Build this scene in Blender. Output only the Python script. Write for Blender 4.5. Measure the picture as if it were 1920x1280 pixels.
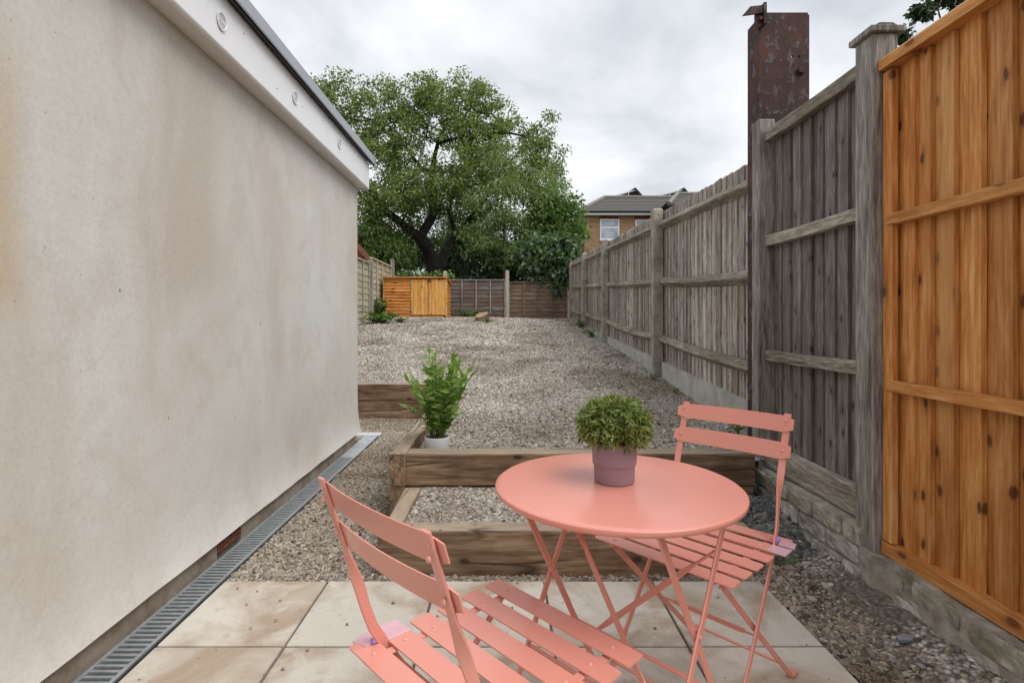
import bpy, math, random
import numpy as np
from mathutils import Vector, Matrix, Euler, noise as mnoise

for o in list(bpy.data.objects): bpy.data.objects.remove(o, do_unlink=True)
R = math.radians
scene = bpy.context.scene
col = scene.collection
rng = random.Random(7)
nrg = np.random.default_rng(11)

# ------------------------------------------------------------------ camera
CAMH = 1.09
F = 1000.0; VPX, VPY = 945.0, 598.0        # focal length and vanishing point in photo pixels (1920 wide)
cd = bpy.data.cameras.new('camera'); cam = bpy.data.objects.new('camera', cd); col.objects.link(cam)
cam.location = (0, 0, CAMH); cam.rotation_euler = (R(90), 0, 0)
cd.sensor_width = 36; cd.lens = 36*F/1920
cd.shift_x = (960-VPX)/1920; cd.shift_y = -(640-VPY)/1920
cd.clip_start = 0.05; cd.clip_end = 2000
scene.camera = cam

# ------------------------------------------------------------------ sky, sun, exposure
SUN_EL, SUN_AZ = R(56), R(122)             # azimuth clockwise from +Y
w = bpy.data.worlds.new('World'); scene.world = w; w.use_nodes = True
nt = w.node_tree; nt.nodes.clear()
def N(t, typ, **kw):
    n = t.nodes.new(typ)
    for k, v in kw.items(): setattr(n, k, v)
    return n
wo = N(nt, 'ShaderNodeOutputWorld'); bg = N(nt, 'ShaderNodeBackground')
sky = N(nt, 'ShaderNodeTexSky', sky_type='NISHITA', sun_disc=False, sun_elevation=SUN_EL, sun_rotation=SUN_AZ)
tc = N(nt, 'ShaderNodeTexCoord')
sep = N(nt, 'ShaderNodeSeparateXYZ'); nt.links.new(tc.outputs['Generated'], sep.inputs[0])
ab = N(nt, 'ShaderNodeMath', operation='ABSOLUTE'); nt.links.new(sep.outputs['Z'], ab.inputs[0])
ad = N(nt, 'ShaderNodeMath', operation='ADD'); ad.inputs[1].default_value = 0.45; nt.links.new(ab.outputs[0], ad.inputs[0])
dx = N(nt, 'ShaderNodeMath', operation='DIVIDE'); dy = N(nt, 'ShaderNodeMath', operation='DIVIDE')
nt.links.new(sep.outputs['X'], dx.inputs[0]); nt.links.new(ad.outputs[0], dx.inputs[1])
nt.links.new(sep.outputs['Y'], dy.inputs[0]); nt.links.new(ad.outputs[0], dy.inputs[1])
cb = N(nt, 'ShaderNodeCombineXYZ'); nt.links.new(dx.outputs[0], cb.inputs[0]); nt.links.new(dy.outputs[0], cb.inputs[1])
nz = N(nt, 'ShaderNodeTexNoise'); nz.inputs['Scale'].default_value = 2.1; nz.inputs['Detail'].default_value = 7
nz.inputs['Roughness'].default_value = 0.52; nz.inputs['Distortion'].default_value = 0.25
nt.links.new(cb.outputs[0], nz.inputs['Vector'])
rp = N(nt, 'ShaderNodeValToRGB')
rp.color_ramp.elements[0].position = 0.36; rp.color_ramp.elements[0].color = (0.40, 0.42, 0.455, 1)
rp.color_ramp.elements[1].position = 0.60; rp.color_ramp.elements[1].color = (0.66, 0.668, 0.68, 1)
e = rp.color_ramp.elements.new(0.48); e.color = (0.53, 0.545, 0.57, 1)
nt.links.new(nz.outputs['Fac'], rp.inputs[0])
sk = N(nt, 'ShaderNodeMixRGB', blend_type='MULTIPLY'); sk.inputs[0].default_value = 1
sk.inputs[2].default_value = (0.07, 0.07, 0.07, 1); nt.links.new(sky.outputs[0], sk.inputs[1])
mx = N(nt, 'ShaderNodeMixRGB'); mx.inputs[0].default_value = 0.94
nt.links.new(sk.outputs[0], mx.inputs[1]); nt.links.new(rp.outputs[0], mx.inputs[2])
nt.links.new(mx.outputs[0], bg.inputs[0]); bg.inputs[1].default_value = 1.0
nt.links.new(bg.outputs[0], wo.inputs[0])

sd = bpy.data.lights.new('sun', 'SUN'); sun = bpy.data.objects.new('sun', sd); col.objects.link(sun)
sd.energy = 1.5; sd.angle = R(45); sd.color = (1.0, 0.97, 0.93)
sun.rotation_euler = (R(90)-SUN_EL, 0, math.pi-SUN_AZ); sun.location = (0, 0, 30)
scene.view_settings.view_transform = 'Standard'; scene.view_settings.look = 'None'
scene.view_settings.exposure = 0.75; scene.view_settings.gamma = 1; scene.view_settings.use_curve_mapping = False

# ------------------------------------------------------------------ helpers
scene.cycles.max_bounces = 5; scene.cycles.diffuse_bounces = 3; scene.cycles.glossy_bounces = 2; scene.cycles.transmission_bounces = 3; scene.cycles.transparent_max_bounces = 4
scene.cycles.caustics_reflective = False; scene.cycles.caustics_refractive = False
def P(u, v, Y):
    "the world point at depth Y seen at photo pixel u, v"
    return Vector(((u-VPX)/F*Y, Y, CAMH-(v-VPY)/F*Y))

def lin(r, g, b):
    f = lambda c: (c/255/12.92 if c/255 <= .04045 else ((c/255+.055)/1.055)**2.4)
    return (f(r), f(g), f(b), 1)

class MB:
    def __init__(s): s.v = []; s.f = []
    def add(s, vs, fs, M=None):
        k = len(s.v)
        s.v += [tuple(M @ Vector(p)) for p in vs] if M is not None else [tuple(p) for p in vs]
        s.f += [tuple(i+k for i in f) for f in fs]
        return s
    def box(s, x0, x1, y0, y1, z0, z1, ch=0.0, M=None):
        if ch <= 0:
            vs = [(x0,y0,z0),(x1,y0,z0),(x1,y1,z0),(x0,y1,z0),(x0,y0,z1),(x1,y0,z1),(x1,y1,z1),(x0,y1,z1)]
            return s.add(vs, [(0,3,2,1),(4,5,6,7),(0,1,5,4),(1,2,6,5),(2,3,7,6),(3,0,4,7)], M)
        lo, hi = (x0,y0,z0), (x1,y1,z1); vs = []; idx = {}
        for sx in (0,1):
            for sy in (0,1):
                for sz in (0,1):
                    sg = (sx,sy,sz)
                    for a in range(3):
                        p = [(hi[i]-(0 if i==a else ch)) if sg[i] else (lo[i]+(0 if i==a else ch)) for i in range(3)]
                        idx[(sg,a)] = len(vs); vs.append(p)
        fs = []
        for a in range(3):
            b, c = (a+1)%3, (a+2)%3
            for sa in (0,1):
                q = []
                for sb, sc in ((0,0),(1,0),(1,1),(0,1)):
                    sg = [0,0,0]; sg[a]=sa; sg[b]=sb; sg[c]=sc; q.append(idx[(tuple(sg),a)])
                fs.append(tuple(q) if sa else tuple(reversed(q)))
            for sb in (0,1):                       # chamfers on the edges that run along a
                for sc in (0,1):
                    q = []
                    for sa, ax in ((0,b),(1,b),(1,c),(0,c)):
                        sg = [0,0,0]; sg[a]=sa; sg[b]=sb; sg[c]=sc; q.append(idx[(tuple(sg),ax)])
                    fs.append(tuple(q) if (sb==sc) else tuple(reversed(q)))
        for sx in (0,1):
            for sy in (0,1):
                for sz in (0,1):
                    sg = (sx,sy,sz); q = [idx[(sg,0)], idx[(sg,1)], idx[(sg,2)]]
                    fs.append(tuple(q) if (sx+sy+sz)%2 else tuple(reversed(q)))
        return s.add(vs, fs, M)
    def tube(s, pts, rad, n=8, cap=True):
        pts = [Vector(p) for p in pts]; k = len(pts)
        rad = rad if isinstance(rad, (list, tuple)) else [rad]*k
        vs = []; up = None
        for i, p in enumerate(pts):
            t = (pts[min(i+1,k-1)]-pts[max(i-1,0)]).normalized()
            if up is None: up = t.orthogonal().normalized()
            up = (up-t*up.dot(t)).normalized(); b = t.cross(up)
            for j in range(n):
                a = 2*math.pi*j/n; vs.append(p+(up*math.cos(a)+b*math.sin(a))*rad[i])
        fs = [(i*n+j, i*n+(j+1)%n, (i+1)*n+(j+1)%n, (i+1)*n+j) for i in range(k-1) for j in range(n)]
        if cap: fs += [tuple(range(n-1,-1,-1)), tuple((k-1)*n+j for j in range(n))]
        return s.add(vs, fs)
    def strap(s, pts, wd, w_, t_):
        "flat bar along pts; wd = direction(s) of the broad side"
        pts = [Vector(p) for p in pts]; k = len(pts)
        wd = wd if isinstance(wd, list) else [wd]*k
        vs = []
        for i, p in enumerate(pts):
            t = (pts[min(i+1,k-1)]-pts[max(i-1,0)]).normalized()
            a = Vector(wd[i]); a = (a-t*a.dot(t)).normalized(); b = t.cross(a)
            c = t_*0.35
            for x, y in ((-w_/2+c,-t_/2),(w_/2-c,-t_/2),(w_/2,0),(w_/2-c,t_/2),(-w_/2+c,t_/2),(-w_/2,0)):
                vs.append(p+a*x+b*y)
        fs = [(i*6+j, i*6+(j+1)%6, (i+1)*6+(j+1)%6, (i+1)*6+j) for i in range(k-1) for j in range(6)]
        fs += [tuple(range(5,-1,-1)), tuple((k-1)*6+j for j in range(6))]
        return s.add(vs, fs)
    def lathe(s, prof, n=48, c=(0,0,0)):
        vs = [(c[0]+r*math.cos(2*math.pi*j/n), c[1]+r*math.sin(2*math.pi*j/n), c[2]+z) for r, z in prof for j in range(n)]
        k = len(prof)
        fs = [(i*n+j, i*n+(j+1)%n, (i+1)*n+(j+1)%n, (i+1)*n+j) for i in range(k-1) for j in range(n)]
        if prof[0][0] > 1e-6: fs.append(tuple(range(n-1,-1,-1)))
        if prof[-1][0] > 1e-6: fs.append(tuple((k-1)*n+j for j in range(n)))
        return s.add(vs, fs)
    def prism(s, poly, a, b, axis='y'):
        "extrude a polygon (x,z) along y, (y,z) along x or (x,y) along z"
        n = len(poly)
        mk = {'y': lambda p, t: (p[0], t, p[1]), 'x': lambda p, t: (t, p[0], p[1]), 'z': lambda p, t: (p[0], p[1], t)}[axis]
        vs = [mk(p, a) for p in poly]+[mk(p, b) for p in poly]
        fs = [(i, (i+1)%n, n+(i+1)%n, n+i) for i in range(n)]+[tuple(range(n-1,-1,-1)), tuple(range(n, 2*n))]
        return s.add(vs, fs)
    def mesh(s, name, smooth=False):
        m = bpy.data.meshes.new(name); m.from_pydata(s.v, [], s.f); m.validate(); m.update()
        import bmesh
        b = bmesh.new(); b.from_mesh(m); bmesh.ops.recalc_face_normals(b, faces=b.faces); b.to_mesh(m); b.free()
        if smooth:
            m.polygons.foreach_set('use_smooth', [True]*len(m.polygons))
            try: m.set_sharp_from_angle(angle=R(40))
            except Exception: pass
        return m

def obj(name, mesh, mat=None, parent=None, loc=(0,0,0), rot=(0,0,0), scale=None, smooth=False):
    "loc is in the parent's frame"
    if isinstance(mesh, MB): mesh = mesh.mesh(name, smooth)
    o = bpy.data.objects.new(name, mesh); col.objects.link(o)
    o.location = loc; o.rotation_euler = rot
    if scale: o.scale = scale
    if mat is not None and mesh is not None and len(mesh.materials) == 0: mesh.materials.append(mat)
    if parent is not None: o.parent = parent
    return o
def tag(o, label, cat=None, group=None, kind=None):
    o['label'] = label
    if cat: o['category'] = cat
    if group: o['group'] = group
    if kind: o['kind'] = kind
    return o
def thing(name, label, cat, loc=(0,0,0), rz=0, group=None):
    o = bpy.data.objects.new(name, None); col.objects.link(o); o.empty_display_size = 0.1
    o.location = loc; o.rotation_euler = (0,0,rz)
    return tag(o, label, cat, group)
def struct(o): o['kind'] = 'structure'; return o
def at(parent, p): return Vector(p)-parent.location       # world -> unrotated parent's frame

# ------------------------------------------------------------------ materials
def mat(name):
    m = bpy.data.materials.new(name); m.use_nodes = True
    t = m.node_tree; b = t.nodes['Principled BSDF']
    return m, t, b
def L(t, a, b): t.links.new(a, b)
def coords(t, scale=(1,1,1), rand=True, kind='Object'):
    c = N(t, 'ShaderNodeTexCoord'); out = c.outputs[kind]
    if rand:
        oi = N(t, 'ShaderNodeObjectInfo'); ml = N(t, 'ShaderNodeMath', operation='MULTIPLY'); ml.inputs[1].default_value = 53.0
        L(t, oi.outputs['Random'], ml.inputs[0])
        va = N(t, 'ShaderNodeVectorMath', operation='ADD'); L(t, out, va.inputs[0]); L(t, ml.outputs[0], va.inputs[1]); out = va.outputs[0]
    mp = N(t, 'ShaderNodeMapping'); mp.inputs['Scale'].default_value = scale; L(t, out, mp.inputs[0])
    return mp.outputs[0]
def tnoise(t, vec, scale, detail=4, rough=0.55, dist=0.0):
    n = N(t, 'ShaderNodeTexNoise'); n.inputs['Scale'].default_value = scale; n.inputs['Detail'].default_value = detail
    n.inputs['Roughness'].default_value = rough; n.inputs['Distortion'].default_value = dist
    if vec is not None: L(t, vec, n.inputs['Vector'])
    return n.outputs['Fac']
def ramp(t, fac, stops, interp='LINEAR'):
    r = N(t, 'ShaderNodeValToRGB'); r.color_ramp.interpolation = interp
    while len(r.color_ramp.elements) < len(stops): r.color_ramp.elements.new(0.5)
    for e_, (p, c) in zip(r.color_ramp.elements, stops):
        e_.position = p; e_.color = c if len(c) == 4 else (*c, 1)
    L(t, fac, r.inputs[0]); return r.outputs[0]
def mixc(t, fac, a, b, blend='MIX'):
    m = N(t, 'ShaderNodeMixRGB', blend_type=blend)
    for i, x in ((0, fac), (1, a), (2, b)):
        if hasattr(x, 'node'): L(t, x, m.inputs[i])
        else: m.inputs[i].default_value = x
    return m.outputs[0]
def mth(t, op, a, b=None, clamp=False):
    m = N(t, 'ShaderNodeMath', operation=op); m.use_clamp = clamp
    for i, x in enumerate((a, b)):
        if x is None: continue
        if hasattr(x, 'node'): L(t, x, m.inputs[i])
        else: m.inputs[i].default_value = x
    return m.outputs[0]
def bump(t, b, h, strength=0.3, dist=0.01):
    n = N(t, 'ShaderNodeBump'); n.inputs['Strength'].default_value = strength; n.inputs['Distance'].default_value = dist
    L(t, h, n.inputs['Height']); L(t, n.outputs[0], b.inputs['Normal'])
def W1(v): return (v, v, v, 1)

def wood(name, dark, mid, light, axis='z', knots=None, rough=0.75, grain=1.0, vary=0.35, stain=None, spec=0.25, bstr=0.35, crack=False):
    m, t, b = mat(name)
    a = {'x': 0, 'y': 1, 'z': 2}[axis]
    sc = lambda across, along: tuple(along if i == a else across for i in range(3))
    v1 = coords(t, sc(1, 0.10)); v0 = coords(t, sc(1, 0.35))
    n1 = tnoise(t, v1, 38*grain, 4, 0.65, 0.6)
    n2 = tnoise(t, v1, 130*grain, 2, 0.6)
    n3 = tnoise(t, v0, 5, 2, 0.5, 0.4)
    g = mth(t, 'ADD', mth(t, 'MULTIPLY', n1, 0.45), mth(t, 'ADD', mth(t, 'MULTIPLY', n2, 0.33), mth(t, 'MULTIPLY', n3, 0.22)))
    c = ramp(t, g, [(0.385, dark), (0.50, mid), (0.615, light)])
    oi = N(t, 'ShaderNodeObjectInfo')
    val = mth(t, 'ADD', mth(t, 'MULTIPLY', oi.outputs['Random'], vary), 1-vary/2)
    c = mixc(t, 1.0, c, val, 'MULTIPLY')
    h = g
    if knots:
        kc, ks, kr = knots
        vk = coords(t, (1,1,1)); sk_ = N(t, 'ShaderNodeSeparateXYZ'); L(t, vk, sk_.inputs[0])
        oth = [i for i in range(3) if i != a]; ck = N(t, 'ShaderNodeCombineXYZ')
        wob_ = mth(t, 'MULTIPLY', tnoise(t, vk, 22, 2), 0.02)
        L(t, mth(t, 'ADD', mth(t, 'ADD', sk_.outputs[oth[0]], sk_.outputs[oth[1]]), wob_), ck.inputs[0]); L(t, mth(t, 'MULTIPLY', sk_.outputs[a], 0.62), ck.inputs[1])
        vo = N(t, 'ShaderNodeTexVoronoi', voronoi_dimensions='2D'); vo.inputs['Scale'].default_value = ks; L(t, ck.outputs[0], vo.inputs['Vector'])
        sc2 = N(t, 'ShaderNodeSeparateColor'); L(t, vo.outputs['Color'], sc2.inputs[0])
        k = ramp(t, vo.outputs['Distance'], [(0.0, W1(0.9)), (kr*0.5, W1(0.95)), (kr*0.8, W1(0.7)), (kr*1.05, W1(0.22)), (kr*2.4, W1(0))])
        k = mth(t, 'MULTIPLY', k, mth(t, 'LESS_THAN', sc2.outputs[0], 0.45))
        c = mixc(t, k, c, kc)
    if stain:
        scol, sscale, lo, hi = stain
        ns = tnoise(t, coords(t, sc(1, 0.25)), sscale, 5, 0.6)
        c = mixc(t, ramp(t, ns, [(lo, W1(0)), (hi, W1(1))]), c, scol)
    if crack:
        # pale grey-tan mixed into the faces that point up
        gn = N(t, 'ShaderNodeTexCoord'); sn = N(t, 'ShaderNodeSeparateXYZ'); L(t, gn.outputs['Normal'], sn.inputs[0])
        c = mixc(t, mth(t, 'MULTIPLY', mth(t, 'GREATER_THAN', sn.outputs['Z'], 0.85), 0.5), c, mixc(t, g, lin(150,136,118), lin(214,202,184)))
        cv = N(t, 'ShaderNodeTexVoronoi', feature='DISTANCE_TO_EDGE'); cv.inputs['Scale'].default_value = 9
        wv = coords(t, sc(1, 0.10)); wn = N(t, 'ShaderNodeTexNoise'); wn.inputs['Scale'].default_value = 6; wn.inputs['Detail'].default_value = 2; L(t, wv, wn.inputs['Vector'])
        L(t, mixc(t, 0.12, wv, wn.outputs['Color']), cv.inputs['Vector'])
        ck_ = mth(t, 'MULTIPLY', ramp(t, cv.outputs['Distance'], [(0.0, W1(1)), (0.02, W1(0.6)), (0.045, W1(0))]), ramp(t, n3, [(0.48, W1(0)), (0.6, W1(0.85))]))
        c = mixc(t, ck_, c, tuple(x*0.25 for x in dark[:3])+(1,)); h = mth(t, 'SUBTRACT', h, ck_)
    L(t, c, b.inputs['Base Color']); b.inputs['Roughness'].default_value = rough
    b.inputs['Specular IOR Level'].default_value = spec
    bump(t, b, h, bstr, 0.004)
    return m

def plain(name, c, rough=0.5, metal=0.0, spec=0.5, nscale=0, namt=0.15, bstr=0.0):
    m, t, b = mat(name)
    if nscale:
        n = tnoise(t, coords(t), nscale, 5, 0.6)
        d = tuple(x*(1-namt) for x in c[:3])+(1,); l = tuple(min(1, x*(1+namt)) for x in c[:3])+(1,)
        L(t, ramp(t, n, [(0.3, d), (0.7, l)]), b.inputs['Base Color'])
        if bstr: bump(t, b, n, bstr, 0.004)
    else: b.inputs['Base Color'].default_value = c
    b.inputs['Roughness'].default_value = rough; b.inputs['Metallic'].default_value = metal
    b.inputs['Specular IOR Level'].default_value = spec
    return m

def leafmat(name, cols, trans=0.35, rough=0.5):
    m, t, b = mat(name)
    ge = N(t, 'ShaderNodeNewGeometry')
    c = ramp(t, ge.outputs['Random Per Island'], [(i/(len(cols)-1), x) for i, x in enumerate(cols)])
    L(t, c, b.inputs['Base Color']); b.inputs['Roughness'].default_value = rough
    tr = N(t, 'ShaderNodeBsdfTranslucent'); L(t, mixc(t, 1.0, c, (1.2, 1.35, 0.6, 1), 'MULTIPLY'), tr.inputs[0])
    ms = N(t, 'ShaderNodeMixShader'); ms.inputs[0].default_value = trans
    L(t, b.outputs[0], ms.inputs[1]); L(t, tr.outputs[0], ms.inputs[2])
    L(t, ms.outputs[0], t.nodes['Material Output'].inputs[0])
    return m

M = {}
M['grey_wood'] = wood('weathered_grey_wood', lin(112,103,97), lin(164,155,147), lin(208,202,195), 'z', (lin(72,62,58), 9, 0.10), vary=0.6, stain=(lin(138,112,96), 3.2, 0.52, 0.74), bstr=0.6)
M['grey_panel'] = wood('dark_weathered_wood', lin(90,82,80), lin(118,110,107), lin(154,146,143), 'z', (lin(56,48,46), 9, 0.10), vary=0.4, stain=(lin(88,70,62), 3.0, 0.5, 0.75), bstr=0.6)
M['grey_rail'] = wood('weathered_rail_wood', lin(92,84,76), lin(142,132,120), lin(186,178,166), 'y', None, vary=0.25, grain=1.3, stain=(lin(112,102,80), 4, 0.5, 0.75), bstr=0.9)
M['grey_post'] = wood('weathered_post_wood', lin(92,86,82), lin(138,131,126), lin(176,170,164), 'z', None, vary=0.1, grain=0.8, bstr=0.6)
M['orange_wood'] = wood('new_treated_pine', lin(160,98,46), lin(194,130,68), lin(218,164,106), 'z', (lin(92,46,22), 8, 0.115), vary=0.36, grain=0.55, rough=0.55, spec=0.35, stain=(lin(212,162,100), 2.6, 0.54, 0.72), bstr=0.15)
M['orange_rail'] = wood('new_treated_pine_rail', lin(168,106,52), lin(196,134,74), lin(214,160,104), 'y', (lin(116,64,32), 6, 0.10), vary=0.15, grain=0.7, rough=0.6, bstr=0.2)
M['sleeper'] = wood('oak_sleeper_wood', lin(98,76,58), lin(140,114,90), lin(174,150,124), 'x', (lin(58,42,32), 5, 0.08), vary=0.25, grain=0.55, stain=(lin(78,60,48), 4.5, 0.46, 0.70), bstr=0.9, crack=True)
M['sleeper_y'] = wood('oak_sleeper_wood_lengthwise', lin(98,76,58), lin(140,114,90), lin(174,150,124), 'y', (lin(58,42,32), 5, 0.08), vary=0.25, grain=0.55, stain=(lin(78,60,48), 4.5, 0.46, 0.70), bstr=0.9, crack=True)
M['lap_grey'] = wood('lap_panel_wood', lin(78,70,66), lin(112,102,96), lin(142,132,124), 'x', None, vary=0.4, stain=(lin(104,80,66), 1.6, 0.45, 0.65))
M['lap_brown'] = wood('lap_panel_brown_wood', lin(78,64,54), lin(114,94,80), lin(142,122,106), 'x', None, vary=0.35)
M['lap_pale'] = wood('lap_panel_pale_wood', lin(128,124,104), lin(168,163,140), lin(196,190,166), 'y', None, vary=0.25)
M['shed_x'] = wood('shed_board_wood', lin(168,98,38), lin(204,134,66), lin(226,166,100), 'x', (lin(110,60,26), 4, 0.1), vary=0.3)
M['shed_y'] = wood('shed_side_wood', lin(150,88,40), lin(184,120,62), lin(206,146,88), 'y', None, vary=0.3)
M['shed_z'] = wood('shed_door_wood', lin(188,124,54), lin(222,164,88), lin(238,192,122), 'z', (lin(130,74,30), 4, 0.09), vary=0.2)
M['bark'] = wood('bark', lin(28,24,22), lin(50,44,40), lin(76,68,62), 'z', None, vary=0.1, grain=0.4, bstr=1.0)
M['young_bark'] = wood('young_bark', lin(70,58,46), lin(98,84,68), lin(128,114,96), 'z', None, vary=0.1)
M['cut_wood'] = plain('cut_wood', lin(158,132,102), 0.8, nscale=30, namt=0.25, spec=0.2)
M['salmon'] = plain('salmon_powder_coat', (0.74, 0.30, 0.236, 1), 0.27, spec=0.65, nscale=4, namt=0.03)
M['mauve'] = plain('mauve_ceramic', lin(148,127,138), 0.42, spec=0.4, nscale=6, namt=0.05)
M['white_pot'] = plain('white_ceramic', (0.78,0.78,0.79,1), 0.35)
M['soil'] = plain('potting_soil', (0.025,0.018,0.013,1), 0.95, nscale=90, namt=0.6, bstr=1.0, spec=0.1)
M['white_pvc'] = plain('white_plastic_trim', (0.80,0.80,0.82,1), 0.38, nscale=3, namt=0.04)
M['soffit'] = plain('soffit_plastic', (0.74,0.70,0.67,1), 0.45)
M['membrane'] = plain('grey_roof_edge', lin(150,152,160), 0.45, nscale=5, namt=0.06)
M['black'] = plain('black_plastic', (0.02,0.02,0.022,1), 0.5)
M['steel'] = plain('galvanised_steel', lin(170,175,177), 0.45, 0.45, nscale=25, namt=0.18)
M['steel_dull'] = plain('dull_galvanised_steel', lin(186,190,194), 0.5, 0.35, nscale=25, namt=0.18)
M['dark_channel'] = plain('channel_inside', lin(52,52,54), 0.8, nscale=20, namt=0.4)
M['terracotta'] = plain('terracotta', lin(128,78,62), 0.85, nscale=30, namt=0.3)
M['solar'] = plain('solar_glass', lin(78,82,92), 0.6, spec=0.3)
M['alu'] = plain('aluminium', lin(190,194,198), 0.4, 0.6)
M['rivet'] = plain('salmon_rivet', (0.76, 0.35, 0.28, 1), 0.3)

# painted wall render
m, t, b = mat('wall_render'); M['render'] = m
v = coords(t, (1,1,1), False)
vs_ = coords(t, (1,1,0.55), False)
big = tnoise(t, vs_, 1.5, 5, 0.55, 0.6); med = tnoise(t, v, 5, 5, 0.6, 0.8); fine = tnoise(t, v, 160, 3, 0.6)
c = ramp(t, big, [(0.30, lin(190,181,170)), (0.46, lin(201,197,190)), (0.64, lin(208,207,203))])
c = mixc(t, ramp(t, med, [(0.5, W1(0)), (0.75, W1(0.5))]), c, lin(186,177,165))
sx = N(t, 'ShaderNodeSeparateXYZ'); cc = N(t, 'ShaderNodeTexCoord'); L(t, cc.outputs['Object'], sx.inputs[0])
# an old yellowish water stain near the door side of the wall
wob = mth(t, 'MULTIPLY', mth(t, 'SUBTRACT', med, 0.5), 0.12)
my = mth(t, 'SUBTRACT', 1.0, mth(t, 'MULTIPLY', mth(t, 'SUBTRACT', mth(t, 'ADD', sx.outputs['Y'], wob), 1.40), 12.0, True), True)
mzl = mth(t, 'MULTIPLY', mth(t, 'SUBTRACT', sx.outputs['Z'], 1.06), 8.0, True)
mzh = mth(t, 'SUBTRACT', 1.0, mth(t, 'MULTIPLY', mth(t, 'SUBTRACT', sx.outputs['Z'], 1.62), 3.0, True), True)
st = mth(t, 'MULTIPLY', mth(t, 'MULTIPLY', my, mth(t, 'MULTIPLY', mzl, mzh)), 0.45)
c = mixc(t, st, c, lin(182,152,104))
sp = N(t, 'ShaderNodeTexVoronoi'); sp.inputs['Scale'].default_value = 7; L(t, coords(t, (1,1,0.6), False), sp.inputs['Vector'])
c = mixc(t, ramp(t, sp.outputs['Distance'], [(0.0, W1(0.75)), (0.028, W1(0.6)), (0.045, W1(0))]), c, lin(120,104,90))
s2 = N(t, 'ShaderNodeTexVoronoi'); s2.inputs['Scale'].default_value = 26; L(t, coords(t, (1,1,0.75), False), s2.inputs['Vector'])
s2c = N(t, 'ShaderNodeSeparateColor'); L(t, s2.outputs['Color'], s2c.inputs[0])
pit = mth(t, 'MULTIPLY', ramp(t, s2.outputs['Distance'], [(0.0, W1(0.6)), (0.06, W1(0.5)), (0.10, W1(0))]), mth(t, 'LESS_THAN', s2c.outputs[0], 0.10))
c = mixc(t, pit, c, lin(134,120,106))
grn = tnoise(t, v, 60, 4, 0.75)
c = mixc(t, 1.0, c, ramp(t, grn, [(0.3, W1(0.90)), (0.5, W1(0.99)), (0.7, W1(1.04))]), 'MULTIPLY')
cr = N(t, 'ShaderNodeTexVoronoi', feature='DISTANCE_TO_EDGE'); cr.inputs['Scale'].default_value = 0.9
cw = N(t, 'ShaderNodeTexNoise'); cw.inputs['Scale'].default_value = 3; L(t, v, cw.inputs['Vector'])
L(t, mixc(t, 0.25, v, cw.outputs['Color']), cr.inputs['Vector'])
crk = mth(t, 'MULTIPLY', ramp(t, cr.outputs['Distance'], [(0.0, W1(1)), (0.004, W1(0))]), ramp(t, big, [(0.5, W1(0)), (0.62, W1(0.16))]))
c = mixc(t, crk, c, lin(150,136,122))
L(t, c, b.inputs['Base Color']); b.inputs['Roughness'].default_value = 0.8; b.inputs['Specular IOR Level'].default_value = 0.25
trowel = tnoise(t, coords(t, (1, 1, 1.3), False), 5.5, 8, 0.7, 0.9)
bump(t, b, mth(t, 'ADD', mth(t, 'MULTIPLY', trowel, 1.0), mth(t, 'MULTIPLY', fine, 0.30)), 0.24, 0.009)

# cement plinth, concrete
def cement(name, a, bb, cc_, moss=None, sc=6, speck=True, bs=0.6):
    m, t, b = mat(name); v = coords(t, (1,1,1), True)
    n = tnoise(t, v, sc, 7, 0.62, 0.3); n2 = tnoise(t, v, 120, 3, 0.6)
    c = ramp(t, n, [(0.3, a), (0.5, bb), (0.7, cc_)])
    if moss: c = mixc(t, ramp(t, tnoise(t, v, moss[1], 5, 0.65), [(moss[2], W1(0)), (moss[2]+0.12, W1(0.85))]), c, moss[0])
    if speck:
        vo = N(t, 'ShaderNodeTexVoronoi'); vo.inputs['Scale'].default_value = 22; L(t, v, vo.inputs['Vector'])
        c = mixc(t, ramp(t, vo.outputs['Distance'], [(0.0, W1(0.7)), (0.12, W1(0))]), c, tuple(x*0.35 for x in a[:3])+(1,))
    L(t, c, b.inputs['Base Color']); b.inputs['Roughness'].default_value = 0.9; b.inputs['Specular IOR Level'].default_value = 0.2
    bump(t, b, mth(t, 'ADD', n, mth(t, 'MULTIPLY', n2, 0.25)), bs, 0.012)
    return m
M['plinth'] = cement('cement_plinth', lin(118,104,90), lin(158,145,130), lin(184,173,160))
M['concrete'] = cement('pale_concrete', lin(150,146,138), lin(178,175,167), lin(200,197,190), speck=False, sc=4)
M['post_concrete'] = cement('post_concrete', lin(128,124,112), lin(158,152,140), lin(180,174,162), moss=(lin(116,112,84), 5, 0.55), speck=False, sc=7)
M['mortar'] = cement('old_mortar', lin(120,112,102), lin(164,156,145), lin(192,186,176), moss=(lin(112,107,84), 6, 0.56), sc=9, bs=1.0)
M['brick_grey'] = cement('old_painted_brick', lin(130,120,113), lin(180,172,166), lin(218,213,208), moss=(lin(132,126,100), 7, 0.60), sc=10, bs=1.0)
M['brick_mossy'] = cement('old_lichen_brick', lin(120,114,102), lin(164,158,144), lin(204,199,188), moss=(lin(134,128,104), 8, 0.55), sc=12, bs=1.0)
M['soilbank'] = cement('dry_soil', lin(78,68,58), lin(112,101,90), lin(140,130,118), sc=14, bs=1.0)
M['slate'] = plain('slate_chip', lin(138,141,146), 0.7, nscale=20, namt=0.3)

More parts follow.
